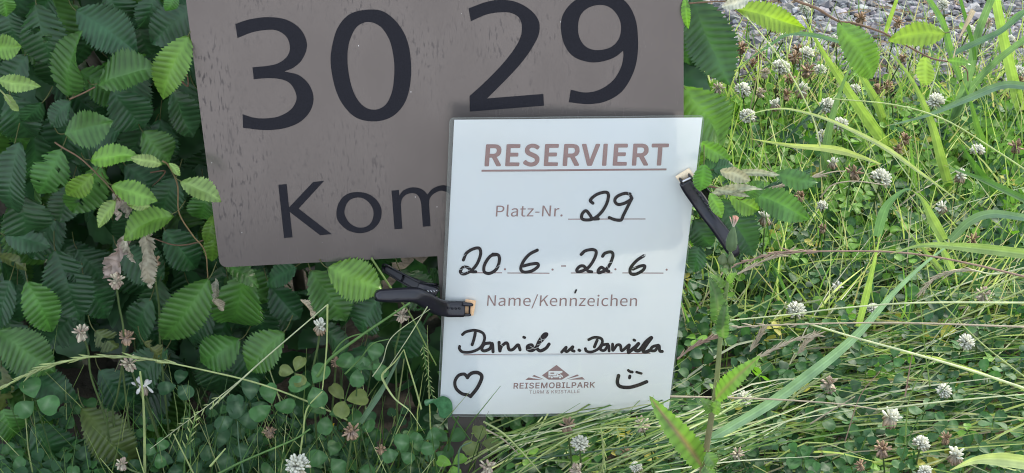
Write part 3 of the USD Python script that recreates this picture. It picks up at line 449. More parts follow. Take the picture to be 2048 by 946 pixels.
ac = Acc(); studs(ac, [(1380, 382, 12.6), (1386, 393, 13.4), (1392, 402, 14.2), (1391, 376, 12.8), (1397, 386, 13.6), (1403, 395, 14.6), (1409, 403, 16.5), (1398, 412, 16), (1403, 419, 17.4), (1414, 411, 18.5), (1420, 419, 20)], 0); ac.put('grip_stud', 'black_plastic', cr)
ac = Acc(); ac.add(*loft([(1390, 366, -9, 10, 1), (1410, 388, -16, 11, 1), (1432, 412, -26, 10, 1), (1452, 440, -36, 9, 1), (1458, 449, -38, 4, 0.8)])); ac.add(*loft([(1396, 358, -6, 2, 4), (1418, 383, -14, 2, 4), (1440, 406, -24, 2, 4), (1460, 436, -35, 2, 3)])); ac.put('rear_arm', 'black_plastic', cr)
put('pivot', *loft([(1396, 388, -2, 6, 5), (1404, 398, 2, 8, 6), (1412, 410, 5, 6, 5)]), 'black_plastic', cr)
# ---------------------------------------------------------------- leaves
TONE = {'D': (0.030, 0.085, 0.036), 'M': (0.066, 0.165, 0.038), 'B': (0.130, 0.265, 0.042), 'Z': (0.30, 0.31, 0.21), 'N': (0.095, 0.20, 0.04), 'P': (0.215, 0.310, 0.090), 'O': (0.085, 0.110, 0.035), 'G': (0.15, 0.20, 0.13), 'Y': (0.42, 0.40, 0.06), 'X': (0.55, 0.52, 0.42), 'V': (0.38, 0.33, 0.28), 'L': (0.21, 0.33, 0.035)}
PAT = np.array([0.0, 0.75, 0.35, 1.0])
def leaf(base, tip, width, nrm, col, nveins=13, pleat=0.040, fold=0.16, arch=0.06, curl=0.0, low=False, teeth=0.13, shape=(0.60, 0.92), seed=0, veinlight=0.35, edge=0.0, holes=False, twist=None, crumple=0.0):
    r = np.random.default_rng(seed)
    base = np.asarray(base, float); tip = np.asarray(tip, float)
    L = np.linalg.norm(tip - base); X = (tip - base) / L
    N = unit(nrm - np.dot(nrm, X) * X); Y = np.cross(N, X)
    if low: t = np.linspace(0, 1, 11); cols = np.array([-1, -0.5, 0, 0.5, 1.0]); tooth = np.where(np.arange(11) % 2, 1.0, 0.3)
    else:
        k = np.arange(nveins * 4 + 1); t = k / (nveins * 4.0); tooth = PAT[k % 4]
        cols = np.array([-1, -0.72, -0.38, -0.05, 0, 0.05, 0.38, 0.72, 1.0])
    a, b = shape
    prof = t**a * (1 - t)**b; prof = prof / prof.max()
    hw = width / 2 * prof * (1 + teeth * (tooth - 0.5) * 2)
    ph0 = r.uniform(0, 6.28)
    hw[0] = width * 0.012; hw[-1] = width * 0.008
    hw0 = width / 2 * prof
    S = cols[None]; aS = np.abs(S)
    asym = 1 + 0.06 * r.uniform(-1, 1) * np.sign(S)
    y = S * np.where(aS > 0.9, hw[:, None], hw0[:, None]) * asym
    x = t[:, None] * L + 0.42 * aS * hw0[:, None] * (1 - t[:, None]) ** 0.35
    x = x + (r.uniform(-0.05, 0.05) * L) * np.sin(t * 3)[:, None] * 0
    z = fold * np.abs(y) - arch * L * (2 * t[:, None] - 0.7) ** 2
    if not low: z = z + pleat * width * (np.abs(np.sin(np.pi * t[:, None] * nveins)) ** 0.8 - 0.6) * np.clip(aS * 2.2, 0, 1) * (1.15 - 0.5 * aS) * prof[:, None] ** 0.5 * (1 + 0.3 * np.sin(t[:, None] * 11 + ph0))
    ph = r.uniform(0, 6.28, 4)
    z = z + 0.035 * width * (np.sin(t[:, None] * 5 + ph[0] + S * 2) + 0.6 * np.sin(t[:, None] * 9 + ph[1] - S * 3))
    bend = r.uniform(-0.03, 0.03)
    y = y + bend * L * np.sin(np.pi * t)[:, None]
    if curl:
        rad = width / 2 / abs(curl); th = y / rad
        y, z = rad * np.sin(th), z * 0.4 + rad * (1 - np.cos(th)) * np.sign(curl)
    if not low:
        tw = (r.normal(0, .45) if twist is None else twist) * (t[:, None] - .35); y, z = y * np.cos(tw) - z * np.sin(tw), y * np.sin(tw) + z * np.cos(tw)
        z = z + r.uniform(-.22, .12) * L * np.clip(t[:, None] - .55, 0, 1) ** 2 * 2.2
    if crumple:
        q = np.stack([x, y * 1.5, z * 0], -1) * 170 + r.uniform(0, 50); k = crumple * width
        z = z + k * (meshkit.fbm(q, 3, seed % 97) - .5); y = y + k * .8 * (meshkit.fbm(q + 31, 3, seed % 89) - .5)
    v = base + x[..., None] * X + y[..., None] * Y + z[..., None] * N
    c = np.tile(np.asarray(col, float), (len(t), len(cols), 1))
    if not low:
        mid = (aS < 0.06) * veinlight + 0.34 * (np.abs(np.sin(np.pi * t * nveins)) - 0.62)[:, None] * (aS > 0.06) + 0.10 * np.sin(t * 4 + ph[2])[:, None] * np.sin(S * 2 + ph[3])  # lighter midrib; vein grooves darkened, crease shading put into the leaf colour
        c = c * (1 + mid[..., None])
        if edge: c = c * (1 - edge * (aS > 0.9)[..., None]) + edge * (aS > 0.9)[..., None] * np.array([0.20, 0.12, 0.04])
    f = gridf(len(t), len(cols))
    if holes:
        q = v.reshape(-1, 3)[f].mean(1)
        f = f[meshkit.fbm(q * (160 if holes is True else 110), 2, seed) > (0.40 if holes is True else .30)]
    return v.reshape(-1, 3), f, c.reshape(-1, 3)

def jitter_tone(k, amt=0.12):
    c = np.array(TONE[k]); return np.clip(c * (1 + rng.uniform(-amt, amt)) * (1 + rng.uniform(-0.07, 0.07, 3)), 0.002, 0.9)

def put_leaf(parent, row, name='leaf', label=None, curl=0.0, holes=False, mat='hornbeam_leaf', tilt=0.33, **kw):
    bx, by, tx, ty, wd, tone, ymm = row[:7]
    s = rng.uniform(-0.5, 0.5)
    y = ymm / 1000.0
    L = math.hypot(tx - bx, ty - by) * 0.00043
    b = Py(bx, by, y + s * 0.25 * L); t = Py(tx, ty, y - s * 0.25 * L - 0.1 * L)
    nr = unit(CAM - (b + t) / 2) + np.array([0, 0, 0.25]) + rng.normal(0, tilt, 3)
    dist = np.linalg.norm((b + t) / 2 - CAM) / 1.745
    nv_ = int(np.clip(round(L / 0.0051), 8, 13))
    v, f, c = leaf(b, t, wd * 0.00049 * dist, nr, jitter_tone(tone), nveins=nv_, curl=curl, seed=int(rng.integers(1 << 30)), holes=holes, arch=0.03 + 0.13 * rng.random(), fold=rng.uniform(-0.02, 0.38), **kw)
    if wd > 24 and not curl:                                  # its stalk
        d0 = unit(b - t); sv, sf = tube(catmull([b - d0 * .001, b + d0 * .005 + np.array([0, .003, 0]), b + d0 * .010 + np.array([0, .012, .002])], 5), .0005, 4)
        f = np.vstack([f, sf + len(v)]); v = np.vstack([v, sv]); c = np.vstack([c, np.tile([.11, .12, .04], (len(sv), 1))])
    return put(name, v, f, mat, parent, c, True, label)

hedge = thing('hornbeam_shrub', 'dense dark green hornbeam shrub filling the left side around the metal sign', 'shrub', (-0.3, 0.25, 0), 'hornbeam hedge')
LEFT = '''72 8 103 140 78 D 40;150 20 275 103 78 D 45;137 194 143 68 80 M 30;192 168 306 124 76 M 15;376 72 310 202 60 B -8;385 15 300 88 72 D 35;225 180 286 264 78 D 35;127 268 220 246 64 M -5;122 300 75 394 66 M -5
178 320 272 304 40 B -20;185 350 130 398 40 B -20;205 335 143 434 76 M 20;222 370 316 399 42 B -25;230 400 193 454 34 P -30;345 428 240 470 58 B -15;300 413 254 407 17 P -30;325 328 260 317 22 P -25;338 326 362 352 14 P -25;360 362 443 396 42 P -32
285 263 345 326 62 M 35;240 255 130 332 72 D 55;30 285 4 434 82 D 25;-22 95 43 94 42 B -20;-4 160 77 171 30 P -30;85 205 45 247 52 D 40;140 200 98 252 50 D 25;345 180 390 276 64 D 40;15 20 32 95 64 D 55;4 -12 16 36 32 M 10;352 -14 334 26 26 M 5
352 355 320 432 62 D 40;417 385 398 447 52 M 35;428 430 411 492 26 B 10;42 395 64 485 86 D 30;142 370 118 448 54 D 45;55 563 109 669 64 M -5;110 500 156 645 86 D 30;-8 662 111 747 78 M 0;-10 508 58 533 28 O -5;8 470 97 490 46 D 30
4 818 36 882 56 M 5;2 733 12 834 36 O -15;418 558 321 694 74 M -12;490 552 466 674 92 M 25;480 680 391 727 66 M 15;166 812 273 932 82 O -25;68 852 152 955 84 D -5;190 662 236 697 42 O 0;288 684 326 716 36 O 0;62 928 96 955 52 M -10
32 738 152 792 64 D 30;655 536 766 580 74 B -5;622 542 690 647 76 M 22;568 664 490 744 70 M -2;450 526 523 570 42 M 15;752 598 714 670 66 D 22;592 533 528 567 42 D 28;428 462 424 528 32 B 20
100 -5 60 60 60 D 60;215 -15 250 60 70 D 70;310 -12 285 70 60 D 70;250 330 330 400 70 D 60;20 190 60 290 72 D 60;110 440 60 520 70 D 60;240 500 330 560 70 D 60;330 460 400 540 66 D 55;20 560 -10 660 70 D 50;150 620 90 700 66 D 60;330 700 250 780 70 D 55;200 740 280 820 66 D 60;420 610 380 690 60 D 50;540 570 600 640 60 D 55
700 560 760 640 60 D 60;800 540 860 620 64 D 60;840 640 800 720 60 D 60;470 690 520 770 60 D 55;300 600 260 690 62 D 55;15 640 60 720 60 D 60;262 20 300 120 60 D 75;50 110 0 190 60 D 70;70 440 20 500 64 D 60;170 560 220 640 62 D 70;320 560 290 650 60 D 60;450 640 420 740 60 D 60;20 880 60 950 70 M 20;640 640 700 720 60 D 70;730 690 700 780 60 D 70'''
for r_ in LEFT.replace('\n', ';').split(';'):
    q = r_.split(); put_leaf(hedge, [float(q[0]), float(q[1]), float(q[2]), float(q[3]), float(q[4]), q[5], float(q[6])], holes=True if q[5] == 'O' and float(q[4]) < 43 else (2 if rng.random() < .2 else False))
for q in ((252, 473, 206, 562, 34, 'V', -8), (248, 470, 268, 528, 24, 'V', -12), (292, 456, 301, 586, 36, 'V', -10), (432, 556, 428, 602, 20, 'V', 5), (424, 598, 448, 622, 22, 'V', 8), (228, 385, 262, 432, 34, 'V', 0), (240, 392, 236, 440, 26, 'V', -5), (600, 600, 632, 634, 18, 'V', -15)):
    put_leaf(hedge, q, 'dry_leaf', 'curled dry brown-grey dead leaf', curl=1.35 + rng.uniform(-0.3, 0.4), mat='dry_plant', pleat=0.14, teeth=0.3, crumple=.75)
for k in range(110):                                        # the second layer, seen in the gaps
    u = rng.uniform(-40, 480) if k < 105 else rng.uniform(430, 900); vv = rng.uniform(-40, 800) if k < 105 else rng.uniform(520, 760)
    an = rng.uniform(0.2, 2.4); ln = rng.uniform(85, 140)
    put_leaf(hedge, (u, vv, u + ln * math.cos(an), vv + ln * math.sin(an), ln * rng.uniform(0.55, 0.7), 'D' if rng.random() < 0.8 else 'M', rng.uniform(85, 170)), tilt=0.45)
def twig(parent, pts, y0, y1, r0=0.0008, r1=0.0005, col=(0.13, 0.075, 0.045), name='twig', z=None):
    p = np.array(pts, float); yy = np.linspace(y0, y1, len(p)) / 1000
    return put(name, *tube(catmull(Py(p[:, 0], p[:, 1], yy), 8 * len(p)), np.linspace(r0, r1, 8 * len(p)), 6), 'bark', parent, col)
twig(hedge, [(110, 285), (125, 295), (165, 320), (215, 370), (240, 402)], 0, -25)
twig(hedge, [(325, 322), (338, 332), (355, 370), (358, 425), (385, 470), (410, 503), (416, 560), (420, 600)], -25, 10, col=(0.16, 0.11, 0.05))
twig(hedge, [(140, 198), (165, 187), (190, 174)], 20, 12, 0.0008, 0.0006)
twig(hedge, [(-5, 175), (10, 190), (22, 205)], -25, -25, 0.0008, 0.0006, (0.25, 0.3, 0.12))
twig(hedge, [(420, 470), (400, 483), (350, 490), (290, 470)], 30, 40)
twig(hedge, [(360, 160), (376, 172), (372, 145), (355, 138)], 30, 30, 0.0008)
twig(hedge, [(300, 345), (330, 342), (318, 360), (305, 372)], 40, 50, 0.0007)
for k in range(16):                                         # stems standing inside the shrub
    x = rng.uniform(-0.55, 0.1); y = rng.uniform(0.14, 0.5)
    p = [(x, y, 0), (x + rng.normal(0, .03), y + rng.normal(0, .03), .3), (x + rng.normal(0, .08), y - rng.uniform(0, .05), .75), (x + rng.normal(0, .12), y - 0.05, 1.2)]
    put('stem', *tube(catmull(p, 24), np.linspace(0.007, 0.003, 24), 7), 'bark', hedge, (0.10, 0.085, 0.07))
bud = Acc()
for u, v_ in ((25, 207), (20, 200), (30, 215)): bud.add(*leaf(Py(u - 12., v_ - 12., -.025), Py(u + 8., v_ + 8., -.025), .006, [0, -1, .5], TONE['P'], low=True))
bud.put('bud', 'hornbeam_leaf', hedge)

# the crown behind: a mass of leaves nobody could count
def leaf_mass(parent, n, lo, hi, seed, dark=1.0, name='foliage'):
    r = np.random.default_rng(seed); acc = Acc()
    tv, tf, _ = leaf([0, 0, 0], [1, 0, 0], 0.62, [0, 0, 1], (1, 1, 1), low=True, seed=3)
    pos = r.uniform(lo, hi, (n, 3)); X = unit(r.normal(0, 0.7, (n, 3)) + np.array([0.2, -0.25, -0.55])); N = r.normal(0, 0.55, (n, 3)) + np.array([0, -0.5, 0.6])
    N = unit(N - (N * X).sum(1, keepdims=True) * X); Y = np.cross(N, X)
    s = r.uniform(0.045, 0.068, n)
    v = pos[:, None] + s[:, None, None] * (tv[None, :, :1] * X[:, None] + tv[None, :, 1:2] * Y[:, None] + tv[None, :, 2:] * N[:, None])
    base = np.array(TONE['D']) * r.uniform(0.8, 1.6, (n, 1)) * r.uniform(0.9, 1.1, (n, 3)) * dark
    c = np.repeat(base[:, None], len(tv), 1)
    f = (tf[None] + (np.arange(n) * len(tv))[:, None, None]).reshape(-1, 3)
    return tag(put(name, v.reshape(-1, 3), f, 'hornbeam_leaf', parent, c.reshape(-1, 3)), kind='stuff')
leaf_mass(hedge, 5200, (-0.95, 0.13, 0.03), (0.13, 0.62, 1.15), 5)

shrub2 = thing('hornbeam_shrub', 'hornbeam shoot with big backlit leaves sticking out beyond the right edge of the metal sign', 'shrub', (0.14, 0.1, 0), 'hornbeam hedge')
RIGHTL = '''1382 -5 1460 172 88 D 45;1370 178 1474 320 92 N 58;1370 -5 1374 62 16 B 25;1400 285 1466 322 32 B 30;1372 300 1410 345 40 B 75;1472 16 1613 62 46 L 5;1683 48 1767 173 60 B 0;1892 66 1780 76 42 L -5;1850 113 1850 180 32 P 10;1895 121 1946 126 14 B 0
1400 345 1450 326 40 D 25;1408 328 1402 386 34 M -22;1420 386 1446 437 24 B -20;1440 398 1514 516 68 D 15;1460 390 1522 422 40 B 8;1390 438 1422 502 46 D 25;1398 488 1384 545 42 D 25;1490 396 1527 364 30 M 0;1550 346 1640 366 34 M 5;1505 384 1618 442 52 M 5;1425 340 1470 330 30 D 20
1390 60 1368 140 60 D 120;1376 340 1400 420 50 D 90;1410 150 1380 220 50 M 120;1420 60 1440 150 56 D 130;1400 230 1430 310 56 M 125'''
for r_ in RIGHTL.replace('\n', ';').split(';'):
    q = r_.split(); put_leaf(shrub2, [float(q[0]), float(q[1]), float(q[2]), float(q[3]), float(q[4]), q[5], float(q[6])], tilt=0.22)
for q in ((1500, -3, 1444, 14, 26, 'X', 5), (1440, 340, 1502, 362, 26, 'Z', -5), (1420, 388, 1522, 371, 20, 'Z', -5), (1470, 345, 1560, 350, 14, 'Z', 0), (1430, 378, 1500, 392, 14, 'Z', -8)):
    put_leaf(shrub2, q, 'dry_leaf', 'pale dry folded leaf', curl=.7, mat='dry_plant', pleat=0.06, crumple=.3)
twig(shrub2, [(1366, 8), (1400, 5), (1445, 3), (1480, 10)], 30, 5)
twig(shrub2, [(1560, -30), (1589, -1), (1634, 17), (1676, 42), (1710, 47), (1760, 63), (1775, 70), (1820, 95), (1865, 117), (1905, 125), (1932, 138), (1936, 162)], 10, 5, 0.0013, 0.0006)
twig(shrub2, [(1366, 372), (1410, 372), (1460, 380), (1510, 384)], 30, 0, 0.001, 0.0007)

# ---------------------------------------------------------------- clover
def clover(center, nrm, size, col, rot=0.0, mark=0.5, seed=0, hi=True):
    """three leaflets on short stalks; center in world, size = leaflet length"""
    r = np.random.default_rng(seed); acc = []
    N = unit(nrm); X0 = unit(np.cross(N, [0.3, 0.2, 0.9]) + 1e-6); Y0 = np.cross(N, X0)
    t = np.array([0, .12, .3, .46, .58, .72, .86, .96, 1.0]) if hi else np.array([0, .3, .6, .88, 1.0])
    prof = np.interp(t, [0, .12, .3, .5, .7, .86, .95, 1], [.04, .32, .70, .95, 1, .86, .62, .36])
    cols = np.array([-1, -.6, 0, .6, 1.0]) if hi else np.array([-1, 0, 1.0])
    for k in range(3):
        a = rot + k * 2.094 + r.uniform(-.18, .18); X = np.cos(a) * X0 + np.sin(a) * Y0; Y = np.cross(N, X)
        L = size * r.uniform(.88, 1.1); W_ = L * r.uniform(.78, .95)
        aS = np.abs(cols)[None]
        x = L * (.08 + t[:, None] * (1 - 0.05 * (1 - aS) * (t[:, None] > .97))); y = cols[None] * prof[:, None] * W_ / 2
        z = r.uniform(0.1, 0.45) * np.abs(y) + r.uniform(-.35, .25) * x * t[:, None] + .03 * L * np.sin(t[:, None] * 7 + r.uniform(0, 6) + cols[None] * 2)
        v = center + x[..., None] * X + y[..., None] * Y + z[..., None] * N
        c = np.tile(np.asarray(col) * r.uniform(.88, 1.12), (len(t), len(cols), 1))
        if hi:
            m = np.exp(-((t[:, None] - .50 + .16 * aS) / .07) ** 2) * mark * (aS < .95)
            c = c * (1 - m[..., None]) + m[..., None] * np.array([.25, .35, .22]) + ((aS < .1) * .02)[..., None]
        acc.append((v.reshape(-1, 3), gridf(len(t), len(cols)), c.reshape(-1, 3)))
    return acc

def curve_to_ground(p, lean=0.03, n=10):
    g = np.array([p[0] + rng.uniform(-lean, lean), p[1] + rng.uniform(-.01, lean), 0.0])
    m = (p + g) / 2 + np.array([rng.uniform(-.012, .012), rng.uniform(-.006, .012), .01])
    return catmull([p, m, g], n)

CL = TONE_C = {'D': (0.027, 0.082, 0.032), 'M': (0.048, 0.135, 0.040), 'B': (0.13, 0.28, 0.035), 'Y': (0.40, 0.38, 0.06), 'O': (0.13, 0.17, 0.05)}
CLOV = '''70 800 28 M -60 clover leaf with pale chewed marks at the left, below the bowed grass stalk;105 815 0 M 0 -;470 835 24 D -50 dark clover leaf crossed by a thin upright grass stem, lower left of the post;500 805 24 D -40 clover leaf with chewed holes beside the dried brown floret, lower left;545 810 26 M -55 broad clover leaf under the long bowed stalk;
625 770 26 M -55 large clover leaf with a pale band right under the bowed stalk end;655 830 26 M -55 clover leaf with a pale band above the big white clover head;715 735 24 M -45 long-lobed clover leaf left of the bent blue-green blade;690 800 24 O -50 reddish-edged old clover leaf left of the bent blade;745 725 20 M -40 pair of lobed leaflets near the blade at the hedge foot;
590 745 18 O -45 pale yellow chewed clover leaf below the bright hornbeam leaf;720 855 20 M -60 small fresh clover leaf beside the pinkish old head;660 915 22 M -70 rounded clover leaf right of the big white head;800 905 20 M -70 clover leaf in front of the post foot;850 880 18 M -65 small clover leaf near the yellow flower bits;
315 905 17 M -55 small fresh three-part clover leaf beside the tall pale stem, bottom left;350 925 24 D -40 dark spotted clover leaf at the bottom left, right of the small one;355 770 22 D -10 dark chewed clover leaf under the hornbeam leaves;435 900 24 D -45 dark clover leaf at the bottom edge by the crossing stalk;490 880 22 D -45 dark clover leaf left of the long diagonal stem;
960 885 20 O -30 round olive leaf in front of the metal post;905 930 18 B -70 bright small leaf at the foot of the post;1090 930 26 D -40 dark clover leaf under the white head below the notice;1170 925 26 D -40 dark clover leaf right of the white head below the notice;1300 890 22 D -20 shaded clover leaf among stalks below the notice corner;
1700 880 26 D 0 dark clover leaf in the lodged grass left of the brown-pink head;1700 930 24 M -20 clover leaf at the bottom right of centre;1860 770 24 D 0 dark clover leaf under the fan of stalks, lower right;1960 680 30 D 0 dark clover leaf at the right above the lodged stalks;1880 675 24 Y 0 yellowing clover leaf right of the long blue-green blade;
1500 935 18 D -30 clover leaf at the foot of the thistle;1960 770 26 D 0 chewed clover leaf at the right edge, under the pale stalk;1640 560 22 M 20 grey-green leaf group behind the blade;1400 960 20 M -40 leaf at the bottom by the thistle stem'''
for r_ in CLOV.replace('\n', '').split(';'):
    q = r_.split(' ', 5)
    if float(q[2]) == 0: continue
    u, v_, sz, tn, ymm = float(q[0]), float(q[1]), float(q[2]), q[3], float(q[4])
    y = ymm / 1000 if u < 1000 else yground(v_, 0.05)
    p = Py(u, v_, y); th = thing('clover_leaf', q[5], 'clover leaf', (p[0], p[1], 0), 'single clover leaves')
    nr = unit(CAM - p) * .8 + np.array([0, 0, .7]) + rng.normal(0, .22, 3)
    for lv, lf, lc in clover(p, nr, sz * 1.7 * .00045, np.array(CL[tn]) * rng.uniform(.9, 1.15), rng.uniform(0, 6), .55 if tn in 'MD' else .1, int(rng.integers(1 << 30))):
        put('leaflet', lv, lf, 'clover_leaf', th, lc)
    put('stalk', *tube(curve_to_ground(p), .0006, 5), 'grass', th, (.08, .14, .05))

# ground cover: the clover and herb leaves nobody could count
def cover(n, seed):
    r = np.random.default_rng(seed); acc = Acc(); k = 0
    while k < n:
        u = r.uniform(-60, 2110); v_ = r.uniform(60, 1010)
        if k > 3600: u = r.uniform(1365, 2110); v_ = r.uniform(150, 560)
        if u < 1360 and v_ < 640: continue
        if u < 950:
            y = r.uniform(-.16, .04); z = r.uniform(.01, .10)
            if 865 < u and y < .02 and r.random() < .85: continue
            p = np.array([(u - 1024) * .00043, y, z]); sz = r.uniform(.009, .016); c = np.array(CL['D' if r.random() < .6 else 'M'])
        else:
            z = r.uniform(.015, .075) * (1 if v_ > 200 else .6); p = Pz(u, v_, z)
            if p[1] > YG - .10 and r.random() < (.93 if p[1] > YG else .55): k += 1; continue
            if p[1] < .02 and r.random() < .3: continue
            if u < 1010 and p[1] < .02: continue
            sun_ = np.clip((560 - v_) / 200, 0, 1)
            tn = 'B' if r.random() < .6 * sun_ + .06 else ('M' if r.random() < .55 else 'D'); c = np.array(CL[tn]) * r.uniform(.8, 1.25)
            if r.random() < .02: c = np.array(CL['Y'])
            sz = r.uniform(.008, .0145)
        nr = unit(CAM - p) * r.uniform(.1, .8) + np.array([0, 0, .8]) + r.normal(0, .35, 3)
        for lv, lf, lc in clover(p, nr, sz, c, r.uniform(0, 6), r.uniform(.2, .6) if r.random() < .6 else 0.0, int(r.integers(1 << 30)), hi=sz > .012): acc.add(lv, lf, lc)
        acc.add(*ribbon(catmull([p, p * [1, 1, .5] + np.array([r.normal(0, .006), r.normal(0, .006), 0]), [p[0] + r.normal(0, .012), p[1] + r.normal(0, .012), 0]], 5), .0011, .3), np.array([.09, .16, .05]))
        k += 1
    v, f, c = acc.get()
    tag(put('clover_cover', v, f, 'clover_leaf', None, c), 'low clover and herb leaves carpeting the ground around the sign', 'ground cover', kind='stuff')
cover(5600, 11)
# ---------------------------------------------------------------- clover flowers
def floret(p, d, L, wd, col, acc, keel=0.25, tipcol=None):
    d = unit(d); ref = np.array([0.2, 0.1, 1.0]); s = unit(np.cross(d, ref) + 1e-9); n = np.cross(s, d)
    t = np.array([0, .3, .62, .88, 1.0]); rad = np.array([.28, .55, 1.0, .85, .15]) * wd / 2
    a = np.arange(4) / 4 * 2 * np.pi
    bend = -0.12 * L * t**2
    ring = p + (t * L)[:, None, None] * d + bend[:, None, None] * n * 0 + rad[:, None, None] * (np.cos(a)[None, :, None] * s * 1.0 + np.sin(a)[None, :, None] * n * .7)
    c = np.tile(np.asarray(col), (5, 4, 1)).astype(float)
    if tipcol is not None: k = np.array([0, .1, .6, 1, 1])[:, None, None]; c = c * (1 - k) + k * np.asarray(tipcol)
    acc.add(ring.reshape(-1, 3), gridf(5, 4, True), c.reshape(-1, 3))
WHITE, CREAM, BROWN, PINK, GREENW = np.array([.80, .80, .74]), np.array([.64, .58, .47]), np.array([.24, .17, .115]), np.array([.52, .40, .34]), np.array([.55, .62, .42])
def flower_head(p, R, kind, up, seed):
    """kind: w fresh white, h half faded (white crown over drooping brown florets), b browned, c cream drooping, s sparse few white florets, p pinkish brown"""
    r = np.random.default_rng(seed); acc = Acc(); up = unit(up)
    X = unit(np.cross(up, [.3, 1, .2])); Y = np.cross(up, X)
    n = {'w': 70, 'h': 74, 'b': 64, 'c': 64, 's': 30, 'p': 64}[kind]
    for i in range(n):
        z = 1 - 2 * (i + .5) / n; phi = i * 2.39996 + r.uniform(-.2, .2)
        if kind in 'w': el = math.asin(np.clip(-.45 + 1.42 * (1 - (i + .5) / n), -1, 1))
        elif kind == 's': el = math.radians(r.uniform(-25, 60)) if i < 9 else math.radians(r.uniform(-85, -45))
        elif kind == 'h': el = math.radians(r.uniform(20, 85)) if i < 16 else math.radians(-25 - 58 * (i - 16) / (n - 16) + r.uniform(-8, 8))
        else: el = math.radians(-28 - 55 * (i / n) + r.uniform(-9, 9)) if i > 15 else math.radians(r.uniform(-10, 75))
        d = math.cos(el) * (math.cos(phi) * X + math.sin(phi) * Y) + math.sin(el) * up
        d = d + r.normal(0, .06, 3)
        L = R * r.uniform(.74, 1.02); wd = R * .34
        if kind == 'w': c, tc = (WHITE * r.uniform(.9, 1.05), WHITE) if el > -.15 else (GREENW * .8, CREAM * r.uniform(.8, 1.15))
        elif kind == 's': c, tc = (WHITE, np.array([.78, .76, .80])) if i < 9 else (CREAM * .8, PINK)
        elif kind == 'h': c, tc = (WHITE, WHITE) if i < 16 else (CREAM * r.uniform(.55, 1), BROWN * r.uniform(1, 2.4))
        elif kind == 'c': c, tc = CREAM * r.uniform(.6, 1.1), (PINK if r.random() < .5 else CREAM * 1.1)
        elif kind == 'p': c, tc = PINK * r.uniform(.6, 1.1), BROWN * r.uniform(1.2, 2.4)
        else: c, tc = BROWN * r.uniform(.9, 2.2), BROWN * r.uniform(.8, 2.6)
        droop = kind != 'w' and el < -.1
        st = p + d * R * .12 + (up * R * .38 + d * R * .10 if droop else 0)
        if droop: d = d * .6 - np.array([0, 0, .62])
        floret(st, d, L, wd * (1.15 if kind == 's' and i < 9 else 1), np.clip(c, 0, .88), acc, tipcol=np.clip(tc, 0, .88))
    return acc
SAY = {'w': 'fresh white clover flower head', 'h': 'half faded clover head, white above brown drooping florets', 'b': 'withered brown clover head', 'c': 'cream and pinkish drooping clover head', 's': 'clover head with few white florets', 'p': 'faded pinkish-brown clover head'}
STEMC = (.10, .15, .055)
def flower(u, v, px, kind, where, ymm=None, h=.10, stem=None, group=None):
    P0 = Py(float(u), float(v), ymm / 1000.) if ymm is not None else Pz(float(u), float(v), h)
    dist = np.linalg.norm(P0 - CAM); R = px / 2 * dist / FOC * rng.uniform(.86, 1.05)
    th = thing('clover_flower', f'{SAY[kind]} {where}', 'clover flower', (P0[0], P0[1], 0), group or 'clover flower heads')
    up = np.array([rng.normal(0, .32), rng.normal(-.1, .3), 1.0])
    flower_head(P0, R, kind, up, int(rng.integers(1 << 30))).put('flower_head', 'petal', th)
    if stem is not None:
        q = np.array([(u, v)] + list(stem), float); pts = catmull(Py(q[:, 0], q[:, 1], np.full(len(q), P0[1])), 6 * len(q)); g = pts[-1].copy(); g[2] = 0
        pts = np.vstack([pts, g]) if pts[-1][2] > 0.01 else pts
    else: pts = curve_to_ground(P0, .02)
    put('stem', *tube(pts, .00095, 6), 'grass', th, STEMC)
LF = [(232, 563, 42, 'c', 'below the two curled dead leaves', -20, [(238, 610), (247, 662), (245, 735)]), (163, 667, 44, 'c', 'left of the pinkish one above the bowed stalk', -30, [(176, 700), (182, 752), (203, 812), (215, 850)]), (253, 677, 42, 'p', 'just above the bowed grass stalk', -20, [(246, 720), (235, 790), (225, 818)]),
      (260, 728, 44, 'c', 'touching the bowed grass stalk from below', -28, [(270, 760), (300, 830), (318, 880)]), (286, 775, 50, 's', 'behind the tall pale stem', -25, [(296, 805), (308, 845), (320, 880)]), (245, 930, 34, 'c', 'at the bottom left beside the olive hornbeam leaf', -70, [(262, 940), (290, 950)]), (313, 523, 24, 'b', 'right of the curled dead leaves', 10, [(311, 560), (318, 610), (320, 690)]),
      (640, 655, 40, 'h', 'beside the kinked broken stem', -40, [(636, 690), (625, 740)]), (803, 632, 34, 'c', 'under the left black clamp', -15, [(800, 660), (790, 700)]), (595, 932, 54, 'w', 'large at the bottom edge left of the post', -90, [(590, 950), (580, 990)]), (704, 864, 40, 'p', 'beside the small fresh clover leaf, bottom left of the post', -75, [(700, 900), (690, 960)]),
      (762, 900, 26, 'b', 'low beside the diagonal stem left of the post', -70, None), (672, 725, 22, 'p', 'on the thick diagonal stem', -30, None), (976, 936, 44, 'c', 'at the bottom edge in front of the post', -85, None), (540, 865, 30, 'p', 'as a dried floret by the chewed clover leaf', -50, None),
      (1135, 854, 44, 'p', 'just under the lower edge of the notice', -40, None), (1160, 888, 42, 'w', 'below the notice under the pinkish one', -50, None), (1155, 942, 34, 'c', 'at the bottom edge below the notice', -60, None), (1283, 850, 38, 'c', 'below the right corner of the notice', -10, None), (1272, 935, 26, 'w', 'small at the bottom edge below the notice corner', -50, None), (1250, 905, 30, 'b', 'in the shade of the stalks below the notice', -10, None)]
for a in LF: flower(a[0], a[1], a[2], a[3], a[4], a[5], stem=a[6])
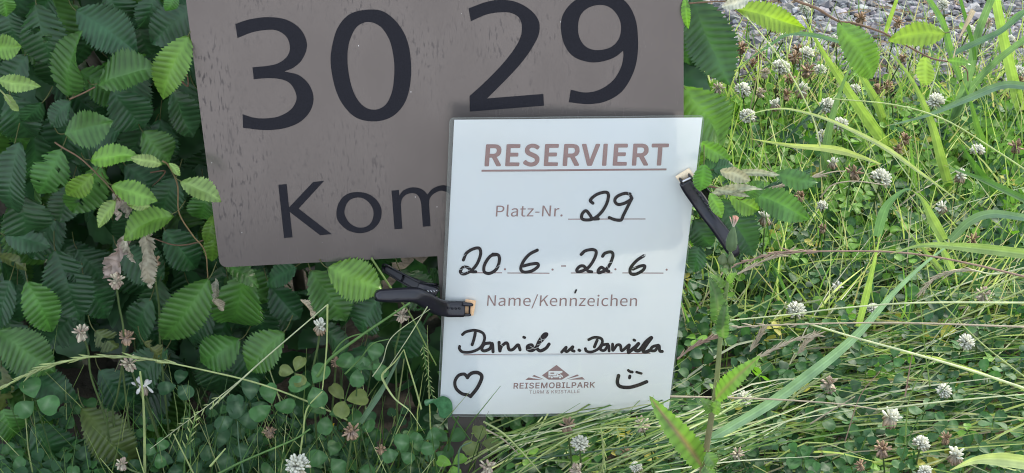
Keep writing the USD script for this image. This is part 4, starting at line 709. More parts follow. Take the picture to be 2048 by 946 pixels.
RF = '''1592 623 42 w big, right of the thistle's upper leaf;1675 573 26 s beside the chewed yellow-green leaf;1966 590 36 c browning at the right under the arching blade;1745 618 26 w half hidden by the long blue-green blade;1932 685 36 w greenish, at the right between the pale stalks;1660 770 40 c pale above the dense fan of stalks;1487 798 34 w just right of the thistle stem;1780 838 46 h amid the lower right fan;1888 783 32 w above the fan of stalks;1765 900 38 p below the half faded one lower right;1842 888 38 w right of the pinkish one, lower right;1910 912 48 h near the bottom right pale blade;1892 878 34 b just above the half faded one near the pale blade;1475 908 30 c small, by the thistle foot;1722 932 30 b at the bottom edge right of centre;1945 480 34 b dark, left under the arching blade;1850 944 28 w cut by the bottom edge;
1762 358 40 w big, in the middle of the right meadow;1708 347 36 p left of the big white one;1665 328 30 h small, left of the brown pair;1530 438 36 h right of the black clamp;1645 458 22 p small, below the level blade;1602 394 28 b right of the folded dry leaf;1920 353 38 h right of centre among tall blades;1885 416 32 h under the tall right-hand blades;1810 279 28 b behind the tall yellow-green blade;1795 300 26 b below the taller brown one behind the blade;1955 302 28 w small at the right behind blades;1872 204 40 w pale in the blades below the hanging leaf;2036 144 26 w at the right edge, upper;2032 294 34 p at the right edge, middle;2040 163 24 b at the right edge under the white one;1680 250 32 w beside the blue-green leaning blade;1645 272 28 w left of the leaning blade, lower;1655 212 34 w left of the leaning blade, upper;1710 180 26 w between the two wide blades;1755 179 28 b under the hanging leaf, left;1776 170 26 b under the hanging leaf, right;1495 233 34 w right of the big lower hornbeam leaf;1485 181 34 w right of the big upper hornbeam leaf's tip;1437 178 30 c at the tip of the big upper hornbeam leaf;1550 211 30 h under the pale thin stalk;1572 190 28 b right of the thin pale stalk;1602 182 36 h beside the brown upright head;1520 186 24 c pale among white ones;1615 143 34 p under the white one by the wide blade;1640 141 26 w just left of the wide yellow-green blade;1612 109 34 w left of the wide yellow-green blade;1590 116 32 b left of the white one by the wide blade;1562 136 36 w in front of the gravel;1482 96 32 b beside the big upper hornbeam leaf;1548 52 32 h below the topmost bright leaf;1570 76 28 w under the bright leaf at the top;1672 82 32 h left of the hanging leaf's top;1608 17 30 w on the gravel at the top;1720 38 30 b on the gravel left of the twig;1795 46 28 b on the gravel right of the hanging leaf;1887 10 26 w at the top edge among tall blades;1975 48 24 c at the upper right;2020 80 24 w at the upper right edge;1807 116 22 b right of the hanging leaf;1645 412 24 w faint, below the folded dry leaf;1505 128 28 b behind the thin pale stalk's upper end;1520 110 26 p browned, near the gravel edge;1580 158 28 b in the brown cluster;1595 100 28 b upper one of the brown cluster;1530 148 26 c in the pale cluster;1466 120 24 b touching the big upper hornbeam leaf;1940 60 22 w tiny, by the upper right blades;1850 60 22 b tiny, on the gravel'''
for r_ in RF.replace('\n', '').split(';'):
    q = r_.split(' ', 4)
    flower(float(q[0]), float(q[1]), float(q[2]) * 1.02, q[3], q[4], h=.11 if float(q[1]) < 480 else .085)

# ---------------------------------------------------------------- grass blades, one by one
GC = {'B': (.24, .335, .115), 'b': (.13, .24, .075), 'U': (.125, .205, .14), 'P': (.42, .48, .23), 'M': (.07, .16, .04), 'X': (.46, .40, .30), 'R': (.34, .24, .19), 'W': (.56, .58, .42), 'K': (.12, .22, .14), 'T': (.20, .31, .235)}
def px(pts, sc, ox, oy): return [(ox + a / sc, oy + b / sc) for a, b in pts]
def blade(name_, pts, wd, tone, y, label, cat='grass blade', group='broad grass blades', taper=(0.8, 1.0, 0.05), yend=None, twist=0.0, fold=.42, mat='grass', ground=False):
    if (pts[-1][1] < 0 or pts[-1][0] > 2040) and taper[2] < .1: taper = (taper[0], 1.0, .75)
    if tone == 'P' and pts[0][0] < 2040: taper = (.2, taper[1], taper[2])
    if pts[0][0] > 2040: taper = (1.0, 1.0, taper[2])
    if y is None: y = yground(pts[0][1], .015); yend = y - .10
    p = np.array(pts, float); n = 10 * len(p)
    c2 = catmull(p, n); yy = np.linspace(y, y if yend is None else yend, n)
    P3 = Py(c2[:, 0], c2[:, 1], yy)
    s = np.linspace(0, 1, n); wv = np.interp(s, [0, .35, 1], taper)
    dist = np.linalg.norm(P3 - CAM, axis=1)
    wpx = wd * wv * dist / FOC
    th = thing('grass_shoot', label, 'grass shoot', (P3[0][0], P3[0][1], 0), group)
    v, f = ribbon(P3, wpx, fold, np.linspace(-.1, twist, n) if twist else rng.uniform(-.35, .35), wide=True)
    col = np.array(GC[tone]) * rng.uniform(.9, 1.12); st = np.array([1.12, .92, 1.04, .90, 1.2, .92, 1.06, .9, 1.1])
    cc = (col[None, None] * st[None, :, None] * np.interp(s, [0, .8, 1], [.92, 1.02, 1.15])[:, None, None]); cc = cc * (1 - np.clip((s - .93) / .07, 0, 1)[:, None, None] * (taper[2] < .1)) + np.clip((s - .93) / .07, 0, 1)[:, None, None] * (taper[2] < .1) * np.array([.38, .30, .15]); cc = cc.reshape(-1, 3)
    put('leaf_blade', v, f, mat, th, cc)
    return th, P3
A7 = (2.0, 1340, 0); A8 = (2.0, 1340, 473)
BL = [([(935, 720), (870, 590), (760, 430), (640, 250), (525, 60)], 40, 'B', None, 'wide yellow-green blade running up to the bright leaf', A7), ([(595, 820), (612, 680), (640, 500), (690, 340), (745, 215)], 30, 'U', None, 'blue-green upright blade crossing the wide yellow-green one', A7),
      ([(890, 600), (830, 420), (760, 290), (680, 90)], 28, 'B', None, 'yellow-green blade just right of the blue-green crossing blade', A7), ([(1160, 880), (1120, 760), (1085, 640), (1040, 480), (960, 310), (860, 185)], 32, 'B', None, 'tall curved yellow-green blade right of the hanging leaf', A7),
      ([(1030, 620), (1130, 470), (1195, 300), (1230, 140), (1290, -15)], 30, 'U', None, 'tall blue-green blade rising past the leaf shoot to the top edge', A7), ([(1420, 560), (1410, 470), (1380, 350), (1340, 180), (1300, -15)], 36, 'B', None, 'yellow-green blade falling down the upper right', A7),
      ([(1040, 600), (1120, 500), (1200, 360), (1300, 250), (1440, 140)], 24, 'U', None, 'blue-green blade leaning right to the picture edge', A7), ([(1130, 215), (1250, 160), (1330, 120), (1440, 30)], 20, 'K', .40, 'grey-blue blade arching at the upper right', A7),
      ([(1440, 345), (1330, 340), (1200, 390), (1030, 460), (860, 505)], 24, 'U', .2, 'pale blue-green blade arching in from the right edge', A7), ([(840, 655), (760, 625), (650, 595), (480, 580), (320, 555)], 26, 'P', .15, 'pale blade lying level to the left of the meadow', A7),
      ([(720, 180), (600, 145), (480, 135), (400, 180), (300, 250), (250, 295)], 11, 'K', .3, 'narrow grey-blue blade arching over in front of the gravel', A7), ([(1150, 800), (1000, 690), (850, 585), (660, 490), (520, 445), (430, 435), (330, 455), (265, 500)], 16, 'P', .1, 'long pale blade arching left and drooping by the hornbeam leaf', A7),
      ([(830, 946), (850, 870), (880, 810), (940, 760), (975, 765)], 34, 'K', .05, 'grey-blue half of the bent blade at the middle right', A7), ([(1095, 960), (1050, 880), (1010, 800), (970, 762)], 34, 'B', .06, 'bright half of the bent blade at the middle right', A7),
      ([(1120, 960), (1200, 885), (1290, 855), (1430, 872)], 28, 'U', .05, 'blue-green blade arching at the right edge, middle', A7), ([(1160, 320), (1120, 200), (1090, 90), (1030, -10)], 22, 'b', .45, 'green blade coming down from the top right of the shoot', A7),
      ([(1220, 240), (1210, 170), (1160, -10)], 14, 'M', .45, 'dark narrow blade at the top right', A7), ([(860, 135), (885, 60), (910, -10)], 14, 'B', .5, 'short bright blade at the top over the gravel', A7), ([(1310, 700), (1240, 540), (1200, 400), (1170, 320)], 26, 'b', None, 'green blade standing among the right blades', A7),
      ([(1340, 900), (1310, 790), (1230, 680), (1150, 555)], 40, 'M', None, 'broad mid-green blade at the right of the meadow', A7), ([(1430, 805), (1250, 720), (1095, 660)], 22, 'M', .1, 'mid-green blade lying right to left', A7), ([(990, 860), (975, 700), (960, 550)], 22, 'b', None, 'short green upright blade in the meadow', A7),
      ([(590, 520), (598, 420), (610, 320)], 9, 'B', None, 'thin bright upright blade beside white clover', A7), ([(1075, 330), (1068, 260), (1080, 190)], 10, 'B', None, 'thin bright blade behind the hanging shoot', A7), ([(1330, 120), (1390, 60), (1430, 45)], 18, 'K', .5, 'grey blade tip in the top right corner', A7),
      ([(160, 810), (380, 680), (560, 550), (740, 400), (900, 220), (1040, 90), (1180, -10)], 36, 'T', -.02, 'long broad blue-green blade lying diagonally across the lower right', A8), ([(755, 360), (800, 180), (842, -10)], 24, 'B', .05, 'bright upright blade crossed by the reddish stalk', A8),
      ([(1440, 72), (1300, 55), (1150, 40), (1010, 35), (880, 70)], 32, 'B', -.02, 'yellow-green blade arching level from the right edge', A8), ([(1130, 135), (1095, 60), (1060, -10)], 24, 'B', .12, 'bright blade under the arching one', A8), ([(1085, 135), (1020, 60), (955, -15)], 18, 'B', .1, 'bright slanting blade left of the arching one', A8),
      ([(1440, 905), (1320, 890), (1220, 895), (1120, 935)], 44, 'P', -.12, 'wide pale green blade at the bottom right corner', A8), ([(480, 260), (440, 170), (390, 70)], 9, 'M', .1, 'thin green blade right of the thistle buds', A8)]
for p, wd, tn, y, lb, A in BL: blade('grass_blade', px(p, *A), wd * (.62 if wd > 12 else .8), tn, y, lb, yend=None if y is None else y + rng.uniform(-.05, .02))
C4 = (2.0, 420, 473)
blade('grass_blade', px([(600, 745), (700, 590), (775, 450)], *C4), 13, 'U', -.06, 'blue-green bent blade left of the notice')
blade('grass_blade', px([(775, 452), (740, 500), (690, 550), (700, 590), (740, 650), (800, 700), (860, 790)], *C4), 5, 'P', -.065, 'thin twisted pale blade tip beside the blue-green bent blade')
blade('grass_blade', [(1947, 20), (1925, 60), (1912, 90), (1905, 122)], 11, 'X', .05, 'dry twisted beige blade hanging near the top right', taper=(1, .8, .3), mat='dry_plant', twist=2.5)

def stalk(pts, r_mm, tone, y, label, yend=None, seed_at=None, seed_tone='X', seedsize=1.0, group='grass stalks', name='grass_stalk', zig=1.0):
    p = np.array(pts, float); n = 10 * len(p); c2 = catmull(p, n)
    P3 = Py(c2[:, 0], c2[:, 1], np.linspace(y, y if yend is None else yend, n))
    th = thing(name, label, 'grass stalk', (P3[0][0], P3[0][1], 0), group)
    put('stalk', *tube(P3, np.linspace(r_mm, r_mm * .6, n) / 1000, 6), 'grass' if tone not in 'XR' else 'dry_plant', th, np.array(GC[tone]) * rng.uniform(.92, 1.1))
    if seed_at:
        acc = Acc(); a, b = seed_at; m = int(abs(b - a) * n); idx = np.linspace(a * (n - 1), b * (n - 1), max(7, int(m * (1.0 if zig < 1 else .6))))
        for k, i in enumerate(idx):
            i0 = int(np.clip(i, 1, n - 2)); d = unit(P3[i0 + 1] - P3[i0 - 1]) * (1 if b >= a else -1); view = unit(CAM - P3[i0]); s = np.cross(d, view)
            dd = unit(d + s * (.32 if k % 2 else -.32) * zig + rng.normal(0, .12, 3))
            L = .0095 * seedsize * rng.uniform(.8, 1.15); base = P3[i0]
            t = np.array([0, .25, .6, 1.0]); rad = np.array([.15, .8, .75, .05]) * .0009 * seedsize
            X = unit(np.cross(dd, view)); Y = np.cross(X, dd); a4 = np.arange(4) / 4 * 6.283
            ring = base + (t * L)[:, None, None] * dd + rad[:, None, None] * (np.cos(a4)[None, :, None] * X + np.sin(a4)[None, :, None] * Y)
            acc.add(ring.reshape(-1, 3), gridf(4, 4, True), np.array(GC[seed_tone]) * rng.uniform(.8, 1.2))
        acc.put('seed_head', 'dry_plant' if seed_tone in 'XR' else 'grass', th)
C2 = (2.0, 0, 473)
stalk([(712, 850), (705, 845), (620, 805), (520, 768), (420, 743), (300, 719), (210, 713), (150, 719), (75, 739), (-10, 782)], .9, 'P', -.05, 'long pale stalk bowed across the lower left with its seed head to the left', seed_at=(.5, .97), seed_tone='P', seedsize=1.35, zig=.22)
stalk(px([(0, 690), (200, 505), (470, 272)], *C4), .8, 'W', -.06, 'pale stem rising from lower left to the kink'); stalk(px([(470, 272), (466, 450), (448, 625)], *C4), .9, 'P', -.06, 'pale stem dropping straight down from the kink'); stalk(px([(360, 870), (385, 690), (372, 800)][:1] + [(372, 790), (388, 690), (448, 620)], *C4), .9, 'P', -.07, 'lower piece of the broken pale stem above the white clover')
stalk(px([(580, 1080), (578, 800), (572, 640), (560, 540)], *C2), 1.5, 'P', -.06, 'tall pale green stem standing in front of the sparse white clover head')
stalk(px([(430, 560), (480, 490), (600, 400), (800, 265)], *C4), 1.5, 'b', -.05, 'thick green stem rising diagonally towards the left clamp'); stalk(px([(645, 85), (720, 200), (800, 310), (860, 430), (905, 515)], *C4), 1.0, 'B', -.0, 'green stem running down from under the sign towards the notice edge')
stalk(px([(540, 550), (600, 490), (650, 430), (715, 410)], *C4), .8, 'b', -.05, 'green stem curving right below the diagonal one'); stalk(px([(490, 470), (530, 420), (580, 395), (630, 388)], *C4), .8, 'b', -.03, 'short curved green stem below the left clamp'); stalk(px([(870, 280), (790, 410), (700, 545)], *C4), .5, 'W', -.06, 'thin pale stem under the left clamp')
stalk(px([(845, 690), (820, 600), (775, 452)], *C4), .9, 'P', -.055, 'pale stem right of the bent blade'); stalk(px([(-60, 1000), (120, 905), (330, 815), (400, 770)], *C4), 1.2, 'b', -.09, 'thick green stalk rising in the bottom left of the post'); stalk(px([(0, 920), (62, 848), (60, 846)][:2], *C4), 1.0, 'P', -.1, 'short pale stub at the bottom left')
stalk(px([(136, 960), (115, 830), (110, 740)], *C4), .8, 'U', -.08, 'thin grey-green upright stem over the dark clover'); stalk(px([(650, 560), (690, 500), (730, 400), (880, 290)], *C4), .5, 'W', -.05, 'very thin pale stem below the left clamp'); stalk(px([(270, 1000), (290, 880), (340, 720)], *C4), .7, 'M', -.07, 'thin dark green stem by the dried floret')
stalk(px([(660, 1090), (590, 980), (545, 845)], *C2), .7, 'P', -.08, 'thin pale stem at the bottom left beside the tall stem'); stalk(px([(800, 1000), (740, 880), (695, 790)], *C2), .9, 'P', -.08, 'pale stem at the bottom left crossing dark leaves'); stalk(px([(735, 960), (745, 850), (785, 720)], *C2), .8, 'b', -.07, 'green stem with narrow drooping seeds at the lower left', seed_at=(.45, 1.0), seed_tone='P', seedsize=.9, zig=2.2)
stalk(px([(1024, 520), (930, 600), (800, 700), (680, 790), (600, 850)], *C2), .5, 'W', -.06, 'thin pale stem with scattered small seeds at the lower left', seed_at=(.35, .8), seed_tone='P', seedsize=.8, zig=2.0); stalk([(846, 690), (852, 730), (862, 780), (868, 800)], .7, 'b', -.03, 'stem with green buds beside the notice edge', seed_at=(0, .9), seed_tone='P', seedsize=.6, zig=2.5)
# bottom centre
C5 = (3.793, 880, 780)
for q, rr, tn, y, lb in (([(190, 560), (500, 385), (900, 215), (1040, 175)], .9, 'P', -.04, 'pale green stalk rising right under the notice, uppermost'), ([(300, 540), (520, 430), (890, 340), (1640, 190)], .9, 'B', -.05, 'long yellowish stalk under the notice'), ([(330, 520), (540, 400), (890, 300), (1260, 200)], .8, 'W', -.045, 'pale stalk running under the pinkish clover head'), ([(560, 500), (900, 370), (1200, 295), (1680, 280)], .9, 'P', -.055, 'level pale green stalk under the notice'), ([(330, 240), (480, 330), (640, 490), (770, 640)], 1.0, 'P', -.06, 'pale blade-like stem falling to the right below the notice'), ([(350, 300), (480, 375), (590, 480)], .9, 'X', -.055, 'beige dry stem falling to the right below the notice'),
                         ([(140, 640), (150, 450), (240, 395)], .9, 'U', -.08, 'curved grey-green stalk of the round leaf at the post'), ([(1100, 610), (1400, 500), (1810, 400)], .9, 'P', -.04, 'pale stalk of the fan at the thistle foot, upper'), ([(1200, 630), (1500, 490), (1830, 395)], 1.0, 'P', -.045, 'pale stalk of the fan at the thistle foot, second'), ([(1340, 640), (1600, 510), (1850, 400)], 1.0, 'b', -.05, 'green stalk of the fan at the thistle foot, third'), ([(1500, 640), (1700, 520), (1870, 425)], 1.0, 'P', -.05, 'pale stalk of the fan at the thistle foot, lowest'),
                         ([(560, 520), (800, 510), (1220, 460), (1830, 380)], .9, 'U', -.03, 'grey-green stalk lying level over dark clover below the notice'), ([(95, 200), (170, 300), (240, 395)], .9, 'M', -.03, 'dark green stem before the post'), ([(60, 460), (90, 330), (140, 200)], 1.2, 'M', -.03, 'green stem on the left of the post'), ([(600, 625), (750, 510), (1000, 340)], .9, 'P', -.06, 'pale stalk slanting up to the pinkish clover head'), ([(1220, 280), (1240, 480), (1235, 600)], .8, 'P', -.05, 'upright seed stalk below the notice'), ([(1340, 280), (1360, 390), (1320, 415)], .7, 'P', -.05, 'thin kinked stem below the notice')):
    stalk(px(q, *C5), rr, tn, y, lb, seed_at=(.3, 1.0) if 'seed' in lb else None, seed_tone='P', zig=.4)
# right meadow
for q, rr, tn, y, lb, A, sd in (([(600, 585), (570, 470), (490, 310), (400, 180), (300, 60)], .9, 'W', .15, 'pale straight stalk leaning left before the gravel', A7, None), ([(420, 270), (350, 200), (230, 110)], .8, 'P', .2, 'yellowish thin stalk before the gravel', A7, None), ([(1430, 685), (1300, 600), (1100, 480), (900, 420), (650, 395)], .9, 'P', .1, 'pale green thin stalk bending down to the right edge', A7, None), ([(430, 590), (520, 500), (600, 430)], .8, 'K', .25, 'grey grass spike by the pale level blade', A7, (.3, 1.)), ([(560, 690), (440, 730), (330, 775)][::-1], .8, 'K', .06, 'grey drooping seed head above the dark hornbeam leaf', A7, (0., .9)), ([(330, 775), (480, 735), (640, 690), (700, 685)], .8, 'X', .05, 'beige long seed head over the folded dry leaf', A7, (0, .7)),
      ([(600, 790), (650, 740), (740, 725), (860, 740)], .7, 'X', .06, 'pale thin stalk under the white clover', A7, None), ([(1416, 160), (1250, 120), (1050, 80), (850, 60), (560, 60), (430, 65), (255, 115)], .95, 'R', -.03, 'reddish dry stalk arching from the right with its seed head by the thistle', A8, (.7, 1.0)), ([(1430, 265), (1000, 265), (700, 285), (480, 312), (240, 335)], .9, 'W', -.04, 'long pale stalk lying level across the lower right, upper', A8, None), ([(1430, 362), (900, 345), (480, 352), (250, 362)], .9, 'X', -.04, 'long pinkish stalk lying level across the lower right, lower', A8, (.78, 1.)),
      ([(1430, 612), (1200, 535), (960, 465), (760, 410), (540, 345)], 1.3, 'W', -.035, 'pale blue-white stalk sloping down to the right edge', A8, None), ([(0, 640), (250, 645), (480, 655), (700, 672), (830, 692)], .9, 'X', -.06, 'pinkish stalk lying level behind the thistle stem', A8, None), ([(830, 692), (1100, 660), (1430, 630)], .9, 'W', -.06, 'pale stalk rising gently to the right edge', A8, None), ([(1440, 120), (1300, 150), (1190, 132), (1100, 150), (1050, 175), (1005, 225)], .9, 'W', -.01, 'pale cream seed head hanging left under the arching blade', A8, (.45, 1.)),
      ([(30, 490), (110, 430), (200, 395)], .9, 'R', -.07, 'reddish-beige seed stalk at the right edge of the notice', A8, (.1, 1.)), ([(200, 395), (330, 495), (480, 420), (590, 395)][1:], .9, 'X', -.05, 'beige seed head right of the thistle leaf', A8, (0., 1.)), ([(270, 150), (380, 95), (480, 60)], .9, 'X', -.02, 'beige seed head under the reddish one by the thistle buds', A8, (0., 1.)), ([(320, 460), (345, 420), (370, 375)], .8, 'X', -.03, 'short beige spikelet right of the thistle', A8, (0, 1)), ([(510, 470), (540, 430), (570, 400)], .8, 'X', -.02, 'short beige spikelet below the white clover', A8, (0, 1)),
      ([(450, 690), (520, 620), (620, 560)], 1.0, 'P', -.03, 'pale seed spike over the blue-green blade', A8, (0, 1)), ([(560, 750), (640, 700), (740, 640)], .8, 'X', -.03, 'beige stalk under the cream clover head', A8, None), ([(700, 820), (760, 640), (840, 540)], .6, 'R', -.03, 'thin reddish stem rising through the fan', A8, None), ([(940, 640), (960, 520), (970, 470)], .8, 'R', -.03, 'short reddish stem at the pale stalk', A8, None), ([(1040, 600), (1020, 450), (1000, 250), (985, 130)], .7, 'B', .0, 'thin bright upright stalk right of the long blade', A8, None), ([(1416, 560), (1250, 430), (1100, 280), (985, 150)], .8, 'P', .0, 'straight pale green stalk falling to the right edge', A8, None), ([(940, 830), (960, 640), (1040, 490), (1150, 300)], .8, 'B', -.02, 'thin yellow-green stalk leaning right in the lower right', A8, None),
      ([(1416, 150), (1200, 240), (1000, 320), (800, 400)], .8, 'P', .0, 'pale green stalk from the right edge to the long blade', A8, None), ([(1416, 215), (1150, 330), (900, 440), (700, 500)], .8, 'P', -.01, 'second pale green stalk from the right edge', A8, None), ([(240, 330), (420, 240), (560, 130), (700, 30)], .7, 'P', .05, 'thin stalk rising right from the thistle', A8, None), ([(920, 900), (1000, 720), (1140, 560)], .7, 'b', -.03, 'thin green stalk leaning at the lower right', A8, None)):
    stalk(px(q, *A), rr, tn, y, lb, seed_at=sd, seed_tone=tn if tn in 'XRPK' else 'X', zig=.6)

# the lodged grass and fine blades nobody could count
def fine_grass(seed):
    r = np.random.default_rng(seed); acc = Acc()
    def add(p0, p1, sag, wd, col, n=7):
        m = (np.asarray(p0) + p1) / 2 + np.array([r.normal(0, .006), r.normal(0, .01), sag]); acc.add(*ribbon(catmull([p0, m, p1], n), wd * np.interp(np.linspace(0, 1, n), [0, .5, 1], [.9, 1, .25]), .3, r.uniform(-.6, .6)), np.clip(col, 0, .8))
    C = [GC['P'], GC['b'], GC['M'], GC['B'], GC['W'], GC['X'], GC['U']]
    for k in range(540):                                     # lodged fan, lower right
        u = r.uniform(1330, 2100); v = r.uniform(600, 985) if k > 160 else r.uniform(480, 700)
        a = r.normal(-.16, .17) if r.random() < .8 else r.uniform(-1.1, .4); L = r.uniform(180, 560)
        u1 = u + L * math.cos(a); v1 = v + L * math.sin(a)
        h0, h1 = r.uniform(.01, .05), r.uniform(.03, .085)
        if u < 1345 and v < 840: continue
        p0 = Pz(u, v, h0); p1 = Pz(u1, v1, h1)
        if p0[1] < -.2: p0[1] = -.2
        c = np.array(C[r.choice(7, p=[.38, .14, .10, .12, .16, .08, .02])]) * r.uniform(.5, 1.12); add(p0, p1, r.uniform(0, .02), r.uniform(.0010, .0024), c)
    for k in range(160):                                     # fan under the notice
        u = r.uniform(900, 1450); v = r.uniform(850, 985); a = r.normal(-.35, .2); L = r.uniform(150, 420)
        p0 = Py(u, v, r.uniform(-.07, .05)); p1 = Py(u + L * math.cos(a), v + L * math.sin(a), r.uniform(-.02, .12))
        if p1[2] > .14: continue
        add(p0, p1, r.uniform(0, .012), r.uniform(.0009, .0018), np.array(C[r.choice(5)]) * r.uniform(.6, 1.1))
    for k in range(900):                                     # upright fine grass across the meadow
        u = r.uniform(1370, 2110); v = r.uniform(130, 760); p0 = Pz(u, v, 0.0); L = r.uniform(.05, .17) * (1 if v > 250 else .8)
        d = unit([r.normal(0, .5), r.normal(0, .35), 1.0]); p1 = p0 + d * L; c = np.array(C[r.choice(6, p=[.22, .25, .2, .2, .06, .07])]) * r.uniform(.7, 1.2)
        add(p0, p1, r.uniform(-.005, .01), r.uniform(.0010, .0024), c)
    for k in range(1000):                                     # pale narrow blades between them
        u = r.uniform(1370, 2110); v = r.uniform(170, 720); p0 = Pz(u, v, 0.0); dd = unit([r.normal(0, .75), r.normal(0, .4), .8])
        add(p0, p0 + dd * r.uniform(.06, .17), r.uniform(-.005, .015), r.uniform(.0010, .0026), np.array(C[r.choice([0, 0, 1, 3, 3, 4, 5, 6])]) * r.uniform(.7, 1.15))
    for k in range(420):                                     # thin stems at the hedge foot
        u = r.uniform(-40, 900); p0 = np.array([(u - 1024) * .00043, r.uniform(-.13, .05), 0]); L = r.uniform(.05, .2); d = unit([r.normal(0, .45), r.normal(-.1, .3), 1.0])
        add(p0, p0 + d * L, 0, r.uniform(.0008, .0016), np.array(C[r.choice(4)]) * r.uniform(.5, 1.1))
    v, f, c = acc.get(); tag(put('fine_grass', v, f, 'grass', None, c), 'fine lodged and upright grass growing through the clover', 'grass', kind='stuff')
fine_grass(17)

# straw litter lying on the gravel edge and the soil
def litter(seed):
    r = np.random.default_rng(seed); acc = Acc()
    for k in range(1300):
        u = r.uniform(1370, 2110); v = r.uniform(-20, 230) if k < 1050 else r.uniform(260, 990); p = Pz(u, v, .022 + r.uniform(0, .012)); a = r.uniform(0, 3.14); L = r.uniform(.012, .06); d = np.array([math.cos(a), math.sin(a), r.normal(0, .12)])
        acc.add(*ribbon(np.linspace(p - d * L / 2, p + d * L / 2, 4) + r.normal(0, .0015, (4, 3)), r.uniform(.0008, .0018), .3), np.array([.34, .26, .17]) * r.uniform(.4, 1.3))
    for k in range(420):
        p = np.array([(r.uniform(-60, 1360) - 1024) * .00043, r.uniform(-.2, .06), r.uniform(.006, .05)]); a = r.uniform(0, 3.14); L = r.uniform(.01, .05); dd = np.array([math.cos(a), math.sin(a), r.normal(0, .4)])
        acc.add(*ribbon(np.linspace(p - dd * L / 2, p + dd * L / 2, 4) + r.normal(0, .002, (4, 3)), r.uniform(.0008, .002), .3), np.array([.34, .27, .19]) * r.uniform(.4, 1.3))
    v, f, c = acc.get(); tag(put('straw_litter', v, f, 'dry_plant', None, c), 'dry straw and brown litter scattered among the plants and over the gravel edge', 'straw', kind='stuff')
litter(23)

def gravel(seed, n=7800):
    r = np.random.default_rng(seed); ico = trimesh.creation.icosahedron().subdivide(); tv, tf = np.array(ico.vertices), np.array(ico.faces)
    u = r.uniform(1365, 2110, n); v = r.uniform(-60, 210, n); p = Pz(u, v, np.full(n, .024)); keep = (p[:, 1] > YG - .06 + .05 * np.sin(p[:, 0] * 19)) | (r.random(n) < .03); p = p[keep]; n = len(p)
    s = np.clip(r.lognormal(math.log(.0056), .40, n), .0025, .014)
    sh = np.stack([r.uniform(.8, 1.3, n), r.uniform(.7, 1.1, n), r.uniform(.45, .8, n)], 1)
    k = tv[None] * (1 + r.uniform(-.26, .2, (n, len(tv), 1))) * (s[:, None] * sh)[:, None]
    a = r.uniform(0, 6.283, n); b = r.normal(0, .4, n); ca, sa, cb, sb = np.cos(a), np.sin(a), np.cos(b), np.sin(b)
    x, y, z = k[..., 0], k[..., 1], k[..., 2]; y, z = y * cb[:, None] - z * sb[:, None], y * sb[:, None] + z * cb[:, None]; x, y = x * ca[:, None] - y * sa[:, None], x * sa[:, None] + y * ca[:, None]
    V = np.stack([x, y, z], -1) + p[:, None] + np.array([0, 0, 1.0]) * r.uniform(-.003, .006, n)[:, None, None]
    c = np.array([.20, .20, .215]) * r.uniform(.45, 1.6, (n, 1)) * r.uniform(.94, 1.06, (n, 3)); c = np.repeat(c[:, None], len(tv), 1)
    tag(put('gravel', V.reshape(-1, 3), (tf[None] + (np.arange(n) * len(tv))[:, None, None]).reshape(-1, 3), 'stone', None, c.reshape(-1, 3), smooth=False), 'blue-grey angular gravel stones at the top right behind the clover', 'gravel', kind='stuff')
gravel(31)

# ---------------------------------------------------------------- sow thistle
tp = Py(1405., 960., -.11)
sow = thing('sow_thistle', 'upright prickly sow thistle with closed buds standing right of the notice', 'thistle', (tp[0], tp[1], 0))
SP = np.array([(1400, 1000), (1405, 946), (1415, 883), (1432, 773), (1442, 663), (1450, 600), (1457, 548), (1460, 520), (1461, 500)], float)
S3d = catmull(Py(SP[:, 0], SP[:, 1], np.full(len(SP), -.11)), 60)
put('stem', *tube(np.vstack([[S3d[0][0], S3d[0][1], 0], S3d]), np.linspace(.0032, .0013, 61), 9), 'grass', sow, np.linspace(0, 1, 61 * 9 + 2)[:, None] * np.array([.20, .30, .12]) + (1 - np.linspace(0, 1, 61 * 9 + 2))[:, None] * np.array([.30, .23, .16]))
def thistle_leaf(bx, by, tx, ty, wd, col, rib=(.30, .12, .12), label=None, off=(-.12, -.13), tiltv=(0, 0, .4), nt=9, sh=(.35, .75)):
    b = Py(float(bx), float(by), off[0]); t = Py(float(tx), float(ty), off[1]); nr = unit(CAM - b) + np.array(tiltv)
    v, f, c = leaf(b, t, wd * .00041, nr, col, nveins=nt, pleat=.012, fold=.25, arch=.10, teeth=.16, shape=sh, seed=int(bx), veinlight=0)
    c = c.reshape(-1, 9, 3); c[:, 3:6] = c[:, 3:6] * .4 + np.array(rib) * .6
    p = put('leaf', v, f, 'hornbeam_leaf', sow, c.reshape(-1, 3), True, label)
    vv = v.reshape(-1, 9, 3); ac = Acc()                       # the prickles along the margin
    for k in range(3, len(vv), 4):
        for e, o in ((0, 1), (8, 7)):
            d = unit(vv[k, e] - vv[k, o]) ; ac.add(*tube([vv[k, e], vv[k, e] + d * .0022 + unit(t - b) * .0008], [.00035, .00005], 4), np.array([.35, .42, .2]))
    ac.put('prickles', 'grass', sow)
thistle_leaf(1410, 935, 1312, 808, 52, (.16, .30, .045), label='large bright lower leaf with reddish midrib')
thistle_leaf(1428, 800, 1507, 722, 38, (.14, .27, .045), rib=(.22, .16, .10), label='bright right-hand leaf')
thistle_leaf(1441, 655, 1429, 562, 34, (.085, .17, .055), rib=(.16, .22, .12))
thistle_leaf(1446, 680, 1452, 610, 26, (.085, .17, .055), rib=(.16, .22, .12))
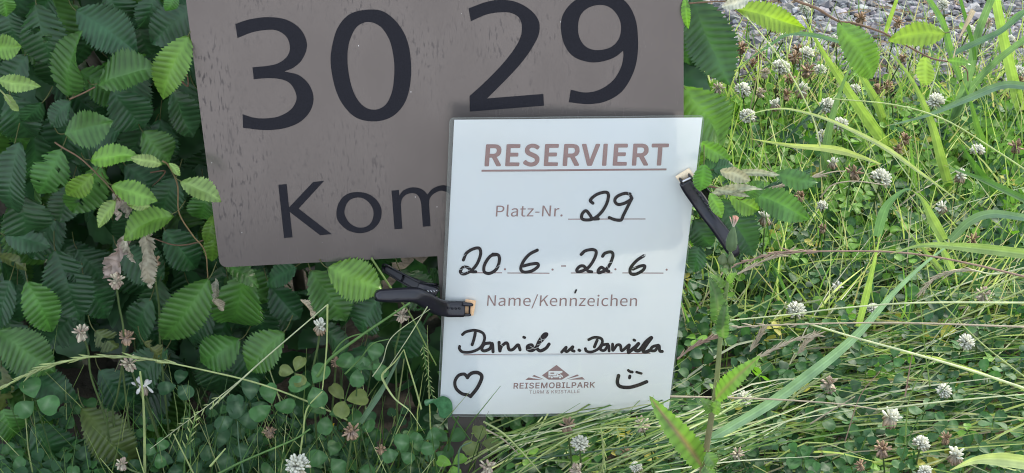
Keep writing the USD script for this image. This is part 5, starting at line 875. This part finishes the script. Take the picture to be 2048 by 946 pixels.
for q in ((1412, 905, 1432, 935, 30), (1410, 930, 1420, 960, 30), (1425, 825, 1408, 800, 26), (1428, 830, 1436, 800, 22), (1450, 575, 1425, 550, 18), (1455, 565, 1470, 545, 16), (1458, 545, 1445, 540, 12)):
    thistle_leaf(*q, (.13, .24, .06), rib=(.15, .22, .1), nt=5, off=(-.115, -.12))
def bud_head(u, v, h, wpx, col, tipc=None, y=-.112, name='bud'):
    c0 = Py(float(u), float(v), y); axis = unit(np.array([.05, -.05, 1.0])); t = np.linspace(0, 1, 9); rad = np.interp(t, [0, .12, .35, .6, .85, 1], [.3, .85, 1, .8, .45, .2]) * wpx / 2 * .00043; H = h * .0005
    X = unit(np.cross(axis, [0, 1, .2])); Y = np.cross(axis, X); a = np.arange(12) / 12 * 6.283; rr = 1 + .10 * (np.arange(12) % 2)
    vv = c0 + (t * H)[:, None, None] * axis + (rad[:, None] * rr)[..., None] * (np.cos(a)[None, :, None] * X + np.sin(a)[None, :, None] * Y)
    cc = np.tile(np.array(col), (9, 12, 1)); cc[:, ::2] *= .8
    k = len(t) * 12; verts = np.vstack([vv.reshape(-1, 3), c0 + axis * H]); ff = np.vstack([gridf(9, 12, True), np.stack([np.arange(k - 12, k), k - 12 + (np.arange(12) + 1) % 12, np.full(12, k)], 1)])
    ob = put(name, verts, ff, 'clover_leaf', sow, np.vstack([cc.reshape(-1, 3), col]))
    if tipc is not None:
        ac = Acc(); top = c0 + axis * H * .95
        for j in range(14):
            d = unit(axis + rng.normal(0, .13, 3)); floret(top, d, H * .5, .0014, tipc, ac, tipcol=np.array([.75, .5, .42]))
        ac.put('tuft', 'petal', ob)
bud_head(1461, 502, 46, 22, (.13, .20, .10), np.array([.80, .74, .68])); bud_head(1444, 528, 20, 18, (.15, .20, .10)); bud_head(1461, 528, 20, 15, (.15, .20, .10)); bud_head(1452, 540, 12, 12, (.16, .21, .11))
put('bud_stalk', *tube(Py(np.array([1457., 1450., 1445.]), np.array([550., 540., 527.]), np.full(3, -.112)), .0008, 6), 'grass', sow, (.12, .18, .08))
put('bud_stalk', *tube(Py(np.array([1457., 1460., 1461.]), np.array([550., 538., 527.]), np.full(3, -.112)), .0008, 6), 'grass', sow, (.12, .18, .08))
# small yellow flowers and the wet leaf stuck on the notice corner
ye = thing('yellow_flower', 'tiny yellow medick flower right of the pale-banded clover leaf', 'flower', Py(663., 850., -.06))
ac = Acc()
for k in range(16): floret(Py(663., 850., -.06), rng.normal(0, 1, 3) + [0, 0, .6], .003, .0012, np.array([.75, .55, .03]), ac)
ac.put('flower_head', 'petal', ye); put('stem', *tube(curve_to_ground(Py(663., 850., -.06)), .0006, 5), 'grass', ye, STEMC)
wl = thing('wet_leaf', 'wet folded green leaf stuck to the lower left corner of the notice', 'leaf', Ppap(885., 800.))
wet = Polygon(catmull([(850, 800), (872, 797), (886, 792), (900, 799), (905, 812), (904, 829), (895, 836), (880, 834), (876, 818), (866, 806), (852, 812)], 60, True)).buffer(0)
flat(wet, lambda u, v, o: Ppap(u, v, o + .0012 * np.sin(u / 7.) + .0005 * np.cos(v / 5.)), .0032, .0006, seg=4).put('leaf', 'wet_leaf_surface', wl)
